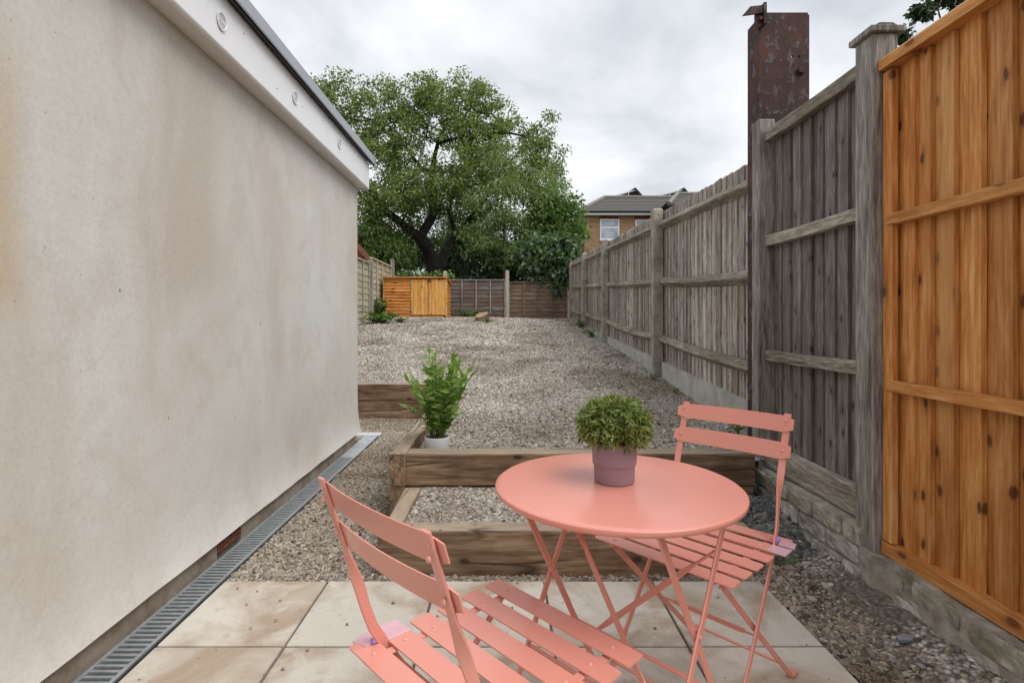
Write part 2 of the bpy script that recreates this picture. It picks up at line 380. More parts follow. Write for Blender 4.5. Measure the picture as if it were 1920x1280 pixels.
# paving slabs
m, t, b = mat('paving_stone'); M['paving'] = m
v = coords(t, (1,1,1), True)
n = tnoise(t, v, 2.6, 6, 0.6, 0.8); n2 = tnoise(t, v, 9, 6, 0.65, 0.5); f2 = tnoise(t, v, 140, 3, 0.6)
oi = N(t, 'ShaderNodeObjectInfo')
base = mixc(t, mth(t, 'MULTIPLY', oi.outputs['Random'], 0.8), lin(206,200,189), lin(190,184,174))
c = mixc(t, ramp(t, n, [(0.45, W1(0)), (0.62, W1(0.8))]), base, lin(158,136,114))
c = mixc(t, ramp(t, n2, [(0.55, W1(0)), (0.75, W1(0.6))]), c, lin(218,213,204))
c = mixc(t, ramp(t, tnoise(t, v, 22, 6, 0.7), [(0.58, W1(0)), (0.72, W1(0.45))]), c, lin(138,122,106))
L(t, c, b.inputs['Base Color']); b.inputs['Roughness'].default_value = 0.72; b.inputs['Specular IOR Level'].default_value = 0.3
bump(t, b, mth(t, 'ADD', n2, mth(t, 'MULTIPLY', f2, 0.3)), 0.18, 0.006)

M['paving_tan'] = M['paving'].copy(); M['paving_tan'].name = 'tan_stained_paving_stone'
for n_ in M['paving_tan'].node_tree.nodes:
    if n_.type == 'VALTORGB' and abs(n_.color_ramp.elements[0].position-0.45) < 1e-3: n_.color_ramp.elements[0].position = 0.37; n_.color_ramp.elements[1].position = 0.60
# gravel bed below the loose stones, and the stones
STONES = [(0.0, lin(88,80,74)), (0.14, lin(142,131,120)), (0.34, lin(184,177,168)), (0.5, lin(158,156,153)), (0.64, lin(210,205,197)), (0.78, lin(182,164,144)), (0.9, lin(230,228,222)), (1.0, lin(108,103,99))]
def gravel_bed(name, soilcol, soil_lo):
    m, t, b = mat(name); v = coords(t, (1,1,1), False)
    vo = N(t, 'ShaderNodeTexVoronoi'); vo.inputs['Scale'].default_value = 62; L(t, v, vo.inputs['Vector'])
    s = N(t, 'ShaderNodeSeparateColor'); L(t, vo.outputs['Color'], s.inputs[0])
    c = ramp(t, s.outputs[0], STONES)
    c = mixc(t, ramp(t, vo.outputs['Distance'], [(0.35, W1(0)), (0.75, W1(0.75))]), c, lin(70,63,56))
    c = mixc(t, ramp(t, tnoise(t, v, 2.2, 6, 0.65), [(soil_lo, W1(0)), (soil_lo+0.1, W1(0.8))]), c, soilcol)
    L(t, c, b.inputs['Base Color']); b.inputs['Roughness'].default_value = 0.9; b.inputs['Specular IOR Level'].default_value = 0.2
    bump(t, b, mth(t, 'SUBTRACT', 1.0, vo.outputs['Distance']), 1.0, 0.012)
    return m
M['bed'] = gravel_bed('gravel_bed', lin(118,102,86), 0.66)
M['bed_soil'] = gravel_bed('gravel_on_soil', lin(100,90,80), 0.46)
def stone_mat(name, stops):
    m, t, b = mat(name); oi = N(t, 'ShaderNodeObjectInfo')
    c = ramp(t, oi.outputs['Random'], stops)
    c = mixc(t, 0.35, c, ramp(t, tnoise(t, coords(t, (1,1,1), True), 2.0, 4, 0.6), [(0.3, W1(0.35)), (0.7, W1(1.0))]), 'MULTIPLY')
    ge = N(t, 'ShaderNodeNewGeometry')
    c = mixc(t, 1.0, c, ramp(t, tnoise(t, ge.outputs['Position'], 1.1, 4, 0.6), [(0.38, (0.58,0.52,0.46,1)), (0.49, (0.88,0.85,0.81,1)), (0.62, (1.06,1.05,1.03,1))]), 'MULTIPLY')
    L(t, c, b.inputs['Base Color']); b.inputs['Roughness'].default_value = 0.8; b.inputs['Specular IOR Level'].default_value = 0.3
    return m
M['stone'] = stone_mat('gravel_stone', STONES)
M['stone_brown'] = stone_mat('brown_gravel_stone', [(p, (c[0]*0.78, c[1]*0.74, c[2]*0.68, 1)) for p, c in STONES])
M['stone_slate'] = stone_mat('slate_gravel_stone', [(0, lin(70,72,74)), (0.5, lin(108,110,110)), (1.0, lin(146,144,140))])

# rusty steel
m, t, b = mat('rusty_painted_steel'); M['rust'] = m
v = coords(t, (1,1,0.7), False)
n = tnoise(t, v, 20, 7, 0.7, 0.4); n2 = tnoise(t, v, 9, 5, 0.6)
c = ramp(t, n2, [(0.3, lin(36,20,19)), (0.5, lin(58,28,25)), (0.7, lin(84,42,33))])
c = mixc(t, ramp(t, n, [(0.55, W1(0)), (0.60, W1(0.85))]), c, lin(96,90,94))
L(t, c, b.inputs['Base Color']); b.inputs['Roughness'].default_value = 0.75; bump(t, b, n, 0.8, 0.006)

# far house brick, tiles
m, t, b = mat('house_brick'); M['house_brick'] = m
tcx = N(t, 'ShaderNodeTexCoord'); sx = N(t, 'ShaderNodeSeparateXYZ'); L(t, tcx.outputs['Object'], sx.inputs[0])
cbx = N(t, 'ShaderNodeCombineXYZ'); L(t, mth(t, 'ADD', sx.outputs['X'], sx.outputs['Y']), cbx.inputs[0]); L(t, sx.outputs['Z'], cbx.inputs[1])
br = N(t, 'ShaderNodeTexBrick'); L(t, cbx.outputs[0], br.inputs['Vector'])
br.inputs['Color1'].default_value = lin(164,124,88); br.inputs['Color2'].default_value = lin(140,102,72); br.inputs['Mortar'].default_value = lin(176,156,132)
br.inputs['Scale'].default_value = 1.0; br.inputs['Brick Width'].default_value = 0.23; br.inputs['Row Height'].default_value = 0.08; br.inputs['Mortar Size'].default_value = 0.008
L(t, br.outputs['Color'], b.inputs['Base Color']); b.inputs['Roughness'].default_value = 0.85
M['red_brick'] = plain('red_soldier_brick', lin(122,58,52), 0.85, nscale=14, namt=0.3)
M['roof_tile'] = plain('grey_roof_tile', lin(98,96,94), 0.8, nscale=9, namt=0.25)
M['ridge_tile'] = plain('ridge_tile', lin(128,124,118), 0.8, nscale=9, namt=0.2)
M['red_timber'] = wood('red_shed_timber', lin(110,48,38), lin(138,66,52), lin(158,84,66), 'x', None)
m, t, b = mat('window_glass'); M['glass'] = m
L(t, ramp(t, tnoise(t, coords(t, (1,1,1), False), 2.5, 3), [(0.35, lin(148,160,176)), (0.65, lin(190,200,212))]), b.inputs['Base Color']); b.inputs['Roughness'].default_value = 0.08
m, t, b = mat('clear_pink_plastic'); M['tagplastic'] = m
b.inputs['Base Color'].default_value = (0.80,0.50,0.58,1); b.inputs['Roughness'].default_value = 0.15; b.inputs['Alpha'].default_value = 0.75
m, t, b = mat('blue_violet_plastic'); M['tagviolet'] = m
b.inputs['Base Color'].default_value = (0.42,0.32,0.78,1); b.inputs['Roughness'].default_value = 0.2; b.inputs['Alpha'].default_value = 0.8
# grass/soil terrain
m, t, b = mat('rough_ground'); M['ground'] = m
v = coords(t, (1,1,1), False)
L(t, ramp(t, tnoise(t, v, 1.3, 7, 0.65), [(0.3, lin(58,54,38)), (0.5, lin(72,80,44)), (0.7, lin(92,86,62))]), b.inputs['Base Color'])
b.inputs['Roughness'].default_value = 0.95
G = lambda r, g, b_: lin(r, g, b_)
M['leaf_walnut'] = leafmat('walnut_leaf', [G(74,92,48), G(102,121,63), G(124,140,79), G(156,167,107), G(88,106,56)], 0.4)
M['leaf_ash'] = leafmat('ash_leaf', [G(90,112,66), G(116,138,82), G(138,156,104), G(102,124,74), G(170,182,138)], 0.42)
M['leaf_dark'] = leafmat('dark_shrub_leaf', [G(42,56,38), G(58,76,50), G(80,98,66), G(50,66,46)], 0.3)
M['leaf_mid'] = leafmat('mid_shrub_leaf', [G(66,90,46), G(96,122,60), G(122,146,78), G(78,104,54)], 0.4)
M['leaf_fig'] = leafmat('broad_leaf', [G(58,78,54), G(82,104,74), G(106,126,96), G(70,90,64), G(136,158,102)], 0.35)
M['leaf_weed'] = leafmat('weed_leaf', [G(64,92,40), G(92,120,54), G(112,138,68)], 0.3)
M['leaf_pot'] = leafmat('houseplant_leaf', [G(92,126,50), G(118,150,66), G(140,168,90), G(106,138,60), G(168,188,126)], 0.35, 0.35)
M['leaf_ball'] = leafmat('trimmed_herb_leaf', [G(80,100,54), G(118,138,72), G(148,164,94), G(98,120,64), G(166,174,112), G(118,108,70)], 0.3, 0.4)
M['petal'] = leafmat('white_petal', [G(220,224,214), G(238,240,232)], 0.3)
M['litter'] = leafmat('dead_leaf', [G(48,38,30), G(78,60,46), G(104,82,62), G(40,34,30)], 0.0, 0.8)

# ================================================================== SETTING
def lerp_tab(x, tab):
    if x <= tab[0][0]: return tab[0][1]
    for (a, za), (b_, zb) in zip(tab, tab[1:]):
        if x <= b_: return za+(zb-za)*(x-a)/(b_-a)
    return tab[-1][1]
def smooth01(x): x = max(0, min(1, x)); return x*x*(3-2*x)
def nz3(x, y, z=0.0): return mnoise.noise(Vector((x, y, z)))
FX = lambda y: 1.40+0.025*y                 # front of the long fence's posts
def g_up(x, y):
    "height of the upper gravel terrace, which climbs away from the house"
    right = lerp_tab(y, [(3.0,0.29),(3.5,0.335),(4.3,0.40),(5.6,0.485),(8.8,0.69),(11.5,0.90),(13.0,1.06),(14.6,1.085)])
    left = lerp_tab(y, [(3.0,0.27),(4.0,0.29),(5.9,0.35),(6.3,0.40),(9.0,0.70),(11.5,0.98),(13.0,1.13),(14.6,1.10)])
    s = smooth01((x+1.0)/2.4)
    return left+(right-left)*s+0.022*nz3(x*1.3, y*1.3)+0.016*nz3(x*3.3, y*3.3, 3)
def grid_mesh(name, xs, ys, fz, dens=None):
    nx, ny = len(xs), len(ys)
    vs = [(x(y) if callable(x) else x, y, 0) for y in ys for x in xs]
    vs = [(a, b_, fz(a, b_)) for a, b_, _ in vs]
    fs = [(j*nx+i, j*nx+i+1, (j+1)*nx+i+1, (j+1)*nx+i) for j in range(ny-1) for i in range(nx-1)]
    m = bpy.data.meshes.new(name); m.from_pydata(vs, [], fs); m.update()
    m.polygons.foreach_set('use_smooth', [True]*len(fs))
    if dens:
        at_ = m.attributes.new('dens', 'FLOAT', 'POINT'); at_.data.foreach_set('value', [dens(p[0], p[1]) for p in vs])
    return m
def frange(a, b_, n): return [a+(b_-a)*i/n for i in range(n+1)]

ter_tab = [(-400,-0.15),(6.2,-0.15),(7.2,0.1),(9,0.45),(13,0.85),(15,0.95),(900,1.0)]
ter = obj('ground', grid_mesh('ground', [-900,-200,-40,-12,-5,-3,-1.5,0,1.5,3,5,12,40,200,900], [-400,-60,-10,0,3,6.2,7.2,8,9,11,13,15,22,40,90,250,900], lambda x, y: lerp_tab(y, ter_tab)), M['ground'])
struct(ter); ter['label'] = 'rough ground running out beyond the garden fences'

# ---- loose gravel: a bed with real stones scattered by geometry nodes
def gravel_group(name, density, smin, smax, smat, seed):
    ng = bpy.data.node_groups.new(name, 'GeometryNodeTree')
    ng.interface.new_socket('Geometry', in_out='INPUT', socket_type='NodeSocketGeometry')
    ng.interface.new_socket('Geometry', in_out='OUTPUT', socket_type='NodeSocketGeometry')
    gi = N(ng, 'NodeGroupInput'); go = N(ng, 'NodeGroupOutput')
    dp = N(ng, 'GeometryNodeDistributePointsOnFaces'); dp.inputs['Density'].default_value = density; dp.inputs['Seed'].default_value = seed
    na = N(ng, 'GeometryNodeInputNamedAttribute', data_type='FLOAT'); na.inputs['Name'].default_value = 'dens'
    dm = N(ng, 'ShaderNodeMath', operation='MULTIPLY'); dm.inputs[1].default_value = density
    L(ng, na.outputs['Attribute'], dm.inputs[0]); L(ng, dm.outputs[0], dp.inputs['Density'])
    L(ng, gi.outputs[0], dp.inputs['Mesh'])
    ic = N(ng, 'GeometryNodeMeshIcoSphere'); ic.inputs['Radius'].default_value = 1.0; ic.inputs['Subdivisions'].default_value = 2
    nn = N(ng, 'ShaderNodeTexNoise'); nn.inputs['Scale'].default_value = 1.1; nn.inputs['Detail'].default_value = 2
    sub = N(ng, 'ShaderNodeVectorMath', operation='SUBTRACT'); sub.inputs[1].default_value = (0.5,0.5,0.5); L(ng, nn.outputs['Color'], sub.inputs[0])
    scn = N(ng, 'ShaderNodeVectorMath', operation='SCALE'); scn.inputs['Scale'].default_value = 1.1; L(ng, sub.outputs[0], scn.inputs[0])
    sp_ = N(ng, 'GeometryNodeSetPosition'); L(ng, ic.outputs['Mesh'], sp_.inputs['Geometry']); L(ng, scn.outputs[0], sp_.inputs['Offset'])
    sm = N(ng, 'GeometryNodeSetMaterial'); sm.inputs['Material'].default_value = smat; L(ng, sp_.outputs[0], sm.inputs['Geometry'])
    ip = N(ng, 'GeometryNodeInstanceOnPoints'); L(ng, dp.outputs['Points'], ip.inputs['Points']); L(ng, sm.outputs[0], ip.inputs['Instance'])
    rr = N(ng, 'FunctionNodeRandomValue', data_type='FLOAT_VECTOR'); rr.inputs['Min'].default_value = (-0.6,-0.6,0); rr.inputs['Max'].default_value = (0.6,0.6,6.28); rr.inputs['Seed'].default_value = seed+1
    L(ng, rr.outputs[0], ip.inputs['Rotation'])
    rs = N(ng, 'FunctionNodeRandomValue', data_type='FLOAT_VECTOR'); rs.inputs['Min'].default_value = (smin,smin*0.8,smin*0.55); rs.inputs['Max'].default_value = (smax,smax*0.75,smax*0.55); rs.inputs['Seed'].default_value = seed+2
    na2 = N(ng, 'GeometryNodeInputNamedAttribute', data_type='FLOAT'); na2.inputs['Name'].default_value = 'size'
    vs2 = N(ng, 'ShaderNodeVectorMath', operation='SCALE'); L(ng, rs.outputs[0], vs2.inputs[0]); L(ng, na2.outputs['Attribute'], vs2.inputs['Scale'])
    rb = N(ng, 'FunctionNodeRandomValue', data_type='FLOAT'); rb.inputs['Seed'].default_value = seed+9
    pw = N(ng, 'ShaderNodeMath', operation='POWER'); pw.inputs[1].default_value = 7.0; L(ng, rb.outputs[1], pw.inputs[0])
    ma = N(ng, 'ShaderNodeMath', operation='MULTIPLY_ADD'); ma.inputs[1].default_value = 1.15; ma.inputs[2].default_value = 0.86; L(ng, pw.outputs[0], ma.inputs[0])
    vs3 = N(ng, 'ShaderNodeVectorMath', operation='SCALE'); L(ng, vs2.outputs[0], vs3.inputs[0]); L(ng, ma.outputs[0], vs3.inputs['Scale'])
    L(ng, vs3.outputs[0], ip.inputs['Scale'])
    jn = N(ng, 'GeometryNodeJoinGeometry'); L(ng, gi.outputs[0], jn.inputs[0]); L(ng, ip.outputs[0], jn.inputs[0])
    L(ng, jn.outputs[0], go.inputs[0])
    return ng
def gravel(name, meshes, bedmat, label, density, smin, smax, smat, seed, size=None):
    import bmesh
    bm = bmesh.new(); [bm.from_mesh(x) for x in meshes]
    me = bpy.data.meshes.new(name); bm.to_mesh(me); bm.free()
    a_ = me.attributes.new('size', 'FLOAT', 'POINT'); a_.data.foreach_set('value', [size(v_.co.x, v_.co.y) if size else 1.0 for v_ in me.vertices])
    o = obj(name, me, bedmat); tag(o, label, 'gravel', kind='stuff')
    md = o.modifiers.new('stones', 'NODES'); md.node_group = gravel_group(name+'_stones', density, smin, smax, smat, seed)
    return o
def up_dens(x, y): return lerp_tab(y, [(3,1.0),(5,0.8),(7,0.42),(10,0.20),(14.6,0.14)])*(1.0 if nz3(x*1.7, y*1.7, 11) < 0.15 else 0.55)
def up_size(x, y): return lerp_tab(y, [(3,1.0),(5,1.05),(7,1.35),(10,1.8),(14.6,2.2)])
xe = lambda y: (FX(y)+0.105 if y > 3.3 else 1.49)
def xs_up(x0, n): return [(lambda y, k=k: x0+(xe(y)-x0)*k/n) for k in range(n+1)]
m1 = grid_mesh('gu1', xs_up(-0.535, 22), frange(3.03, 5.90, 30), g_up, up_dens)
m2 = grid_mesh('gu2', xs_up(-3.05, 44), frange(5.96, 14.62, 70), g_up, up_dens)
m3 = grid_mesh('gu3', xs_up(-0.535, 22), [5.90, 5.96], g_up, up_dens)
gravel('gravel', [m1, m3, m2], M['bed'], 'pale loose gravel climbing across the upper garden to the back fence', 9200, 0.0042, 0.0118, M['stone'], 3, up_size)
lowz = lambda x, y: -0.012+0.007*nz3(x*5, y*5)
one = lambda x, y: 1.0
a1 = grid_mesh('gl1', frange(-1.168, -0.62, 8), frange(2.23, 5.90, 40), lowz, one)
a2 = grid_mesh('gl2', frange(-0.62, 1.078, 20), [2.23, 2.257, 2.287], lowz, one)
a1b = grid_mesh('gl3', [-0.62, -0.58, -0.538], frange(2.287, 2.905, 8), lowz, one)
a1c = grid_mesh('gl4', frange(-1.85, -1.168, 8), frange(5.10, 5.90, 10), lowz, one)
a1d = grid_mesh('gl5', frange(-1.85, -1.31, 6), frange(4.74, 5.10, 5), lowz, one)
gravel('gravel', [a1, a2, a1b, a1c, a1d], M['bed'], 'brownish gravel strip between the drain and the timber steps', 10500, 0.0040, 0.0110, M['stone_brown'], 21)
a3 = grid_mesh('gs', frange(-0.447, 0.978, 20), frange(2.40, 2.905, 8), lambda x, y: 0.158+0.008*nz3(x*5, y*5)+0.012*smooth01((y-2.6)/0.3), one)
gravel('gravel', [a3], M['bed'], 'pale gravel filling the lower timber step', 10500, 0.0042, 0.0118, M['stone'], 33)
bankz = lambda x, y: -0.012+0.06*smooth01((x-1.22)/0.24)+0.015*nz3(x*6, y*6)+0.012*nz3(x*17, y*17, 5)
def bank_d(x, y): return 1.0 if x < 1.2 else max(0.06, 1.0-(x-1.2)/0.16)*(0.5 if nz3(x*7, y*7, 9) > 0.1 else 1.0)
a4 = grid_mesh('gb', frange(1.076, 1.47, 22), frange(0.1, 2.40, 80), bankz, bank_d)
gravel('gravel', [a4], M['bed_soil'], 'mixed gravel and bare soil between patio and low brick wall', 9500, 0.0040, 0.0130, M['stone_brown'], 44)
a5 = grid_mesh('gsl', frange(1.073, 1.46, 12), frange(2.40, 2.92, 12), lambda x, y: 0.02+0.10*smooth01((y-2.40)/0.5)+0.01*nz3(x*8, y*8), one)
gravel('slate_chippings', [a5], M['bed_soil'], 'dark slate chippings between timber step and brick wall', 4200, 0.008, 0.020, M['stone_slate'], 55)

# ---- patio
patio = obj('patio', MB().box(-1.168, 1.075, -1.2, 2.226, -0.12, -0.012), M['soilbank']); struct(patio)
patio['label'] = 'patio of square beige paving slabs'
XJ = [-1.166, -0.734, -0.285, 0.167, 0.617, 1.072]; YJ = [-1.18, -0.92, -0.47, -0.02, 0.43, 0.88, 1.33, 1.78, 2.226]
for j in range(len(YJ)-1):
    for i in range(len(XJ)-1):
        gx = 0.0045; cx, cy = (XJ[i]+XJ[i+1])/2, (YJ[j]+YJ[j+1])/2
        sx_, sy_ = (XJ[i+1]-XJ[i])/2-gx, (YJ[j+1]-YJ[j])/2-gx
        obj('paving_slab', MB().box(-sx_, sx_, -sy_, sy_, -0.03, 0, 0.003), M['paving_tan' if (i == 0 or (i, j) == (1, 5)) else 'paving'], patio, (cx, cy, rng.uniform(-0.0012,0.0012)), (rng.uniform(-.0015,.0015), rng.uniform(-.0015,.0015), rng.uniform(-.003,.003)))

# ---- timber sleepers
def sleeper_mesh(name, lx, ly, lz, seed):
    "a rough-sawn balk: chamfered section swept along its long side with uneven faces"
    long_x = lx > ly; Lg = max(lx, ly); Sh = min(lx, ly); n = max(6, int(Lg/0.06)); c = 0.007
    sec = [(-Sh/2+c,-lz/2),(Sh/2-c,-lz/2),(Sh/2,-lz/2+c),(Sh/2,lz/2-c),(Sh/2-c,lz/2),(-Sh/2+c,lz/2),(-Sh/2,lz/2-c),(-Sh/2,-lz/2+c)]
    vs = []
    for i in range(n+1):
        s = -Lg/2+Lg*i/n
        for k, (a, z) in enumerate(sec):
            d = 0.0025*nz3(s*7+seed, k*1.7, seed*0.3); d2 = 0.0025*nz3(s*6, k*2.3+seed, 5)
            vs.append((s, a+d, z+d2) if long_x else (-(a+d), s, z+d2))
    q = len(sec)
    fs = [(i*q+k, i*q+(k+1)%q, (i+1)*q+(k+1)%q, (i+1)*q+k) for i in range(n) for k in range(q)]+[tuple(range(q-1,-1,-1)), tuple(n*q+k for k in range(q))]
    return MB().add(vs, fs).mesh(name)
def sleeper(x0, x1, y0, y1, z0, z1, label, seed):
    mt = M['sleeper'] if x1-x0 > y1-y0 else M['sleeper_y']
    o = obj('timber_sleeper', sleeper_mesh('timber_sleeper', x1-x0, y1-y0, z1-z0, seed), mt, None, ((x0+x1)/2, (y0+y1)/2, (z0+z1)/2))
    return tag(o, label, 'sleeper', 'timber sleepers edging the steps and terrace')
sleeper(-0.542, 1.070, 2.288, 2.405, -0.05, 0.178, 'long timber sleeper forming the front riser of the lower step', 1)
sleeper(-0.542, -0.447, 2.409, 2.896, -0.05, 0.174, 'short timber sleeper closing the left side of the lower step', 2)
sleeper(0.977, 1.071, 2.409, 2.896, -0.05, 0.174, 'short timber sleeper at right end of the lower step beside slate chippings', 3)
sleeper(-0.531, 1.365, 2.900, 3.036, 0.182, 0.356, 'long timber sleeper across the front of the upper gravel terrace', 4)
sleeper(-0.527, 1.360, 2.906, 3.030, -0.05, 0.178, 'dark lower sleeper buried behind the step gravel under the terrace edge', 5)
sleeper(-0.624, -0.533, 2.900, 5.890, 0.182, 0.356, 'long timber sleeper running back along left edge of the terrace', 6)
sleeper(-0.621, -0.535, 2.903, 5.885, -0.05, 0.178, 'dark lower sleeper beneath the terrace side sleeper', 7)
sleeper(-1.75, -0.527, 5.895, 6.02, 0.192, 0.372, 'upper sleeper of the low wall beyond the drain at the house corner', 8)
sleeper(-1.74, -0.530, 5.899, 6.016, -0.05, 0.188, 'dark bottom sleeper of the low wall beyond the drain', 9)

# ---- rendered extension on the left
ext = thing('rendered_extension', 'pale rendered single-storey extension with white fascia along the left', 'building', (-1.3, 1.5, 0))
Y0, Y1 = -1.5, 4.735
def wall_section():
    prof = [(-1.302,2.262),(-1.302,0.42),(-1.299,0.30),(-1.291,0.20),(-1.279,0.135),(-1.266,0.098),(-1.272,0.094),(-1.33,0.096),(-1.6,0.10),(-1.6,2.262)]
    ny = 60; vs = []; q = len(prof)
    for i in range(ny+1):
        y = Y0+(Y1-Y0)*i/ny
        for k, (x, z) in enumerate(prof):
            d = 0.004*nz3(y*1.1, z*1.4)+(0.004*nz3(y*7, z*3, 2) if 3 <= k <= 6 else 0)
            vs.append((x+(d if k < 7 else 0), y, z+(0.004*nz3(y*5, k) if 4 <= k <= 7 else 0)))
    fs = [(i*q+k, i*q+(k+1)%q, (i+1)*q+(k+1)%q, (i+1)*q+k) for i in range(ny) for k in range(q)]+[tuple(range(q-1,-1,-1)), tuple(ny*q+k for k in range(q))]
    return MB().add(vs, fs)
def wpart(name, mb, mt, parent=ext, smooth=False):
    off = parent.location if parent is ext else ext.location
    mb.v = [tuple(Vector(p)-ext.location) for p in mb.v]
    return obj(name, mb, mt, parent, smooth=smooth)
wl = obj('wall', wall_section().mesh('wall', True), M['render'], ext); wl.location = -ext.location
back = MB().box(-4.5, -1.601, Y0, Y1-0.002, 0.0, 2.262); wpart('wall', back, M['render'])
AB0, AB1 = 2.44, 2.66
pl = MB().box(-1.6, -1.313, Y0, AB0, -0.05, 0.093).box(-1.6, -1.313, AB1, Y1-0.01, -0.05, 0.093).box(-1.6, -1.345, AB0, AB1, -0.05, 0.093)
wpart('plinth', pl, M['plinth'])
# air brick with its grid of holes
ab = MB()
for k in range(4): ab.box(-1.335, -1.309, AB0+0.003, AB1-0.003, 0.018+k*0.0225, 0.027+k*0.0225)
for k in range(9): ab.box(-1.333, -1.311, AB0+0.004+k*0.0255, AB0+0.014+k*0.0255, 0.017, 0.091)
wpart('air_brick', ab, M['terracotta'])
wpart('soffit', MB().box(-1.31, -1.222, Y0, Y1+0.02, 2.252, 2.268), M['soffit'])
fa = wpart('fascia', MB().prism([(-1.222,2.246),(-1.208,2.249),(-1.205,2.255),(-1.205,2.475),(-1.222,2.475)], Y0, Y1+0.03), M['white_pvc'])
wpart('fascia_end', MB().box(-1.6, -1.208, Y1+0.031, Y1+0.046, 2.246, 2.475, 0.002), M['white_pvc'])
for yv, zv in ((2.27, 2.355), (3.07, 2.362), (3.90, 2.372)):
    vm = MB()
    n = 28
    ring = [(0.034,0.0),(0.038,0.003),(0.0385,0.006),(0.034,0.007),(0.0315,0.004),(0.0315,0.0)]
    vs = [(x_, r_*math.cos(2*math.pi*j/n), r_*math.sin(2*math.pi*j/n)) for r_, x_ in ring for j in range(n)]
    vm.add(vs, [(i*n+j, i*n+(j+1)%n, ((i+1)%6)*n+(j+1)%n, ((i+1)%6)*n+j) for i in range(6) for j in range(n)])
    for k in range(-3, 4):
        h = math.sqrt(max(0, 0.031**2-(k*0.0085)**2))
        vm.box(0.001, 0.0035, k*0.0085-0.0016, k*0.0085+0.0016, -h, h)
    vm.box(0.001, 0.0042, -0.031, 0.031, -0.0022, 0.0022)
    vo_ = obj('soffit_vent', vm, M['white_pvc'], fa, Vector((-1.2045, yv, zv))-ext.location)
    obj('vent_hole', MB().add([(0.0006, 0.0312*math.cos(2*math.pi*j/n), 0.0312*math.sin(2*math.pi*j/n)) for j in range(n)], [tuple(range(n))]), M['dark_channel'], fa, Vector((-1.2045, yv, zv))-ext.location)
for k in range(9):
    yv = 1.75+k*0.36; obj('screw_head', MB().lathe([(0.0001,0.0),(0.004,0.0),(0.003,0.0015),(0.0001,0.002)], 8), M['dark_channel'], fa, Vector((-1.205, yv, 2.31+0.05*((k*7)%3)))-ext.location, (0, R(90), 0))
wpart('roof', MB().box(-4.5, -1.23, Y0, Y1+0.03, 2.476, 2.53), M['membrane'])
wpart('roof_edge_trim', MB().prism([(-1.232,2.5325),(-1.180,2.553),(-1.168,2.550),(-1.160,2.478),(-1.163,2.470),(-1.168,2.476),(-1.176,2.536),(-1.232,2.528)], Y0, Y1+0.06), M['membrane'])
wpart('trim_batten', MB().box(-1.204, -1.180, Y0, Y1+0.05, 2.478, 2.532), M['black'])
wpart('trim_end_flap', MB().prism([(-1.19,2.55),(-1.158,2.545),(-1.150,2.43),(-1.158,2.425),(-1.185,2.47)], Y1+0.061, Y1+0.075), M['membrane'])

# ---- linear drain
drain = thing('channel_drain', 'galvanised slotted channel drain running along the foot of the wall', 'drain', (-1.233, 3.0, 0))
DX0, DX1 = -1.302, -1.170
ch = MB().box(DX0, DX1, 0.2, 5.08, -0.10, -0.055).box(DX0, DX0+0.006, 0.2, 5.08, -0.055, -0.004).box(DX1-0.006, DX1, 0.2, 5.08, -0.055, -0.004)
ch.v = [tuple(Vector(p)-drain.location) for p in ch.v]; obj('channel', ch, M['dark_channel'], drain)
for k, (ya, yb) in enumerate(((0.21,1.205),(1.21,2.205),(2.21,3.205),(3.21,4.20))):
    gr = MB().box(DX0+0.006, DX0+0.018, ya, yb, -0.018, 0.003, 0.001).box(DX1-0.018, DX1-0.006, ya, yb, -0.018, 0.003, 0.001)
    gr.v = [tuple(Vector(p)-drain.location) for p in gr.v]; g_ = obj('grating', gr, M['steel'], drain)
    nb = int((yb-ya)/0.0268)
    bm_ = MB().box(-0.048, 0.048, -0.0055, 0.0055, -0.012, 0.0012, 0.0012).mesh('grating_bar')
    for j in range(nb):
        yy = ya+(j+0.5)*(yb-ya)/nb
        if yy > 1.25: obj('grating_bar', bm_, M['steel'], g_, Vector(((DX0+DX1)/2, yy, 0))-drain.location)
gr = MB().box(DX0+0.006, DX1-0.006, 4.205, 4.62, -0.006, 0.003, 0.001)
gr.v = [tuple(Vector(p)-drain.location) for p in gr.v]; o = obj('cover_plate', gr, M['steel_dull'], drain)
gr = MB().box(DX0+0.006, DX1-0.006, 4.625, 4.96, -0.006, 0.004, 0.001)
gr.v = [tuple(Vector(p)-drain.location) for p in gr.v]; o = obj('cover_plate', gr, M['steel_dull'], drain)
gul = thing('gully_grid', 'pale perforated gully grid at the far end of the drain', 'drain grid', (-1.29, 5.03, 0))
gm = MB().box(-0.12, 0.12, -0.06, -0.048, -0.02, 0.010).box(-0.12, 0.12, 0.048, 0.06, -0.02, 0.010)
for k in range(10): gm.box(-0.12+k*0.0253, -0.108+k*0.0253, -0.048, 0.048, -0.018, 0.008)
obj('grid', gm, M['white_pvc'], gul); obj('sump', MB().box(-0.118, 0.118, -0.058, 0.058, -0.08, -0.03), M['dark_channel'], gul)

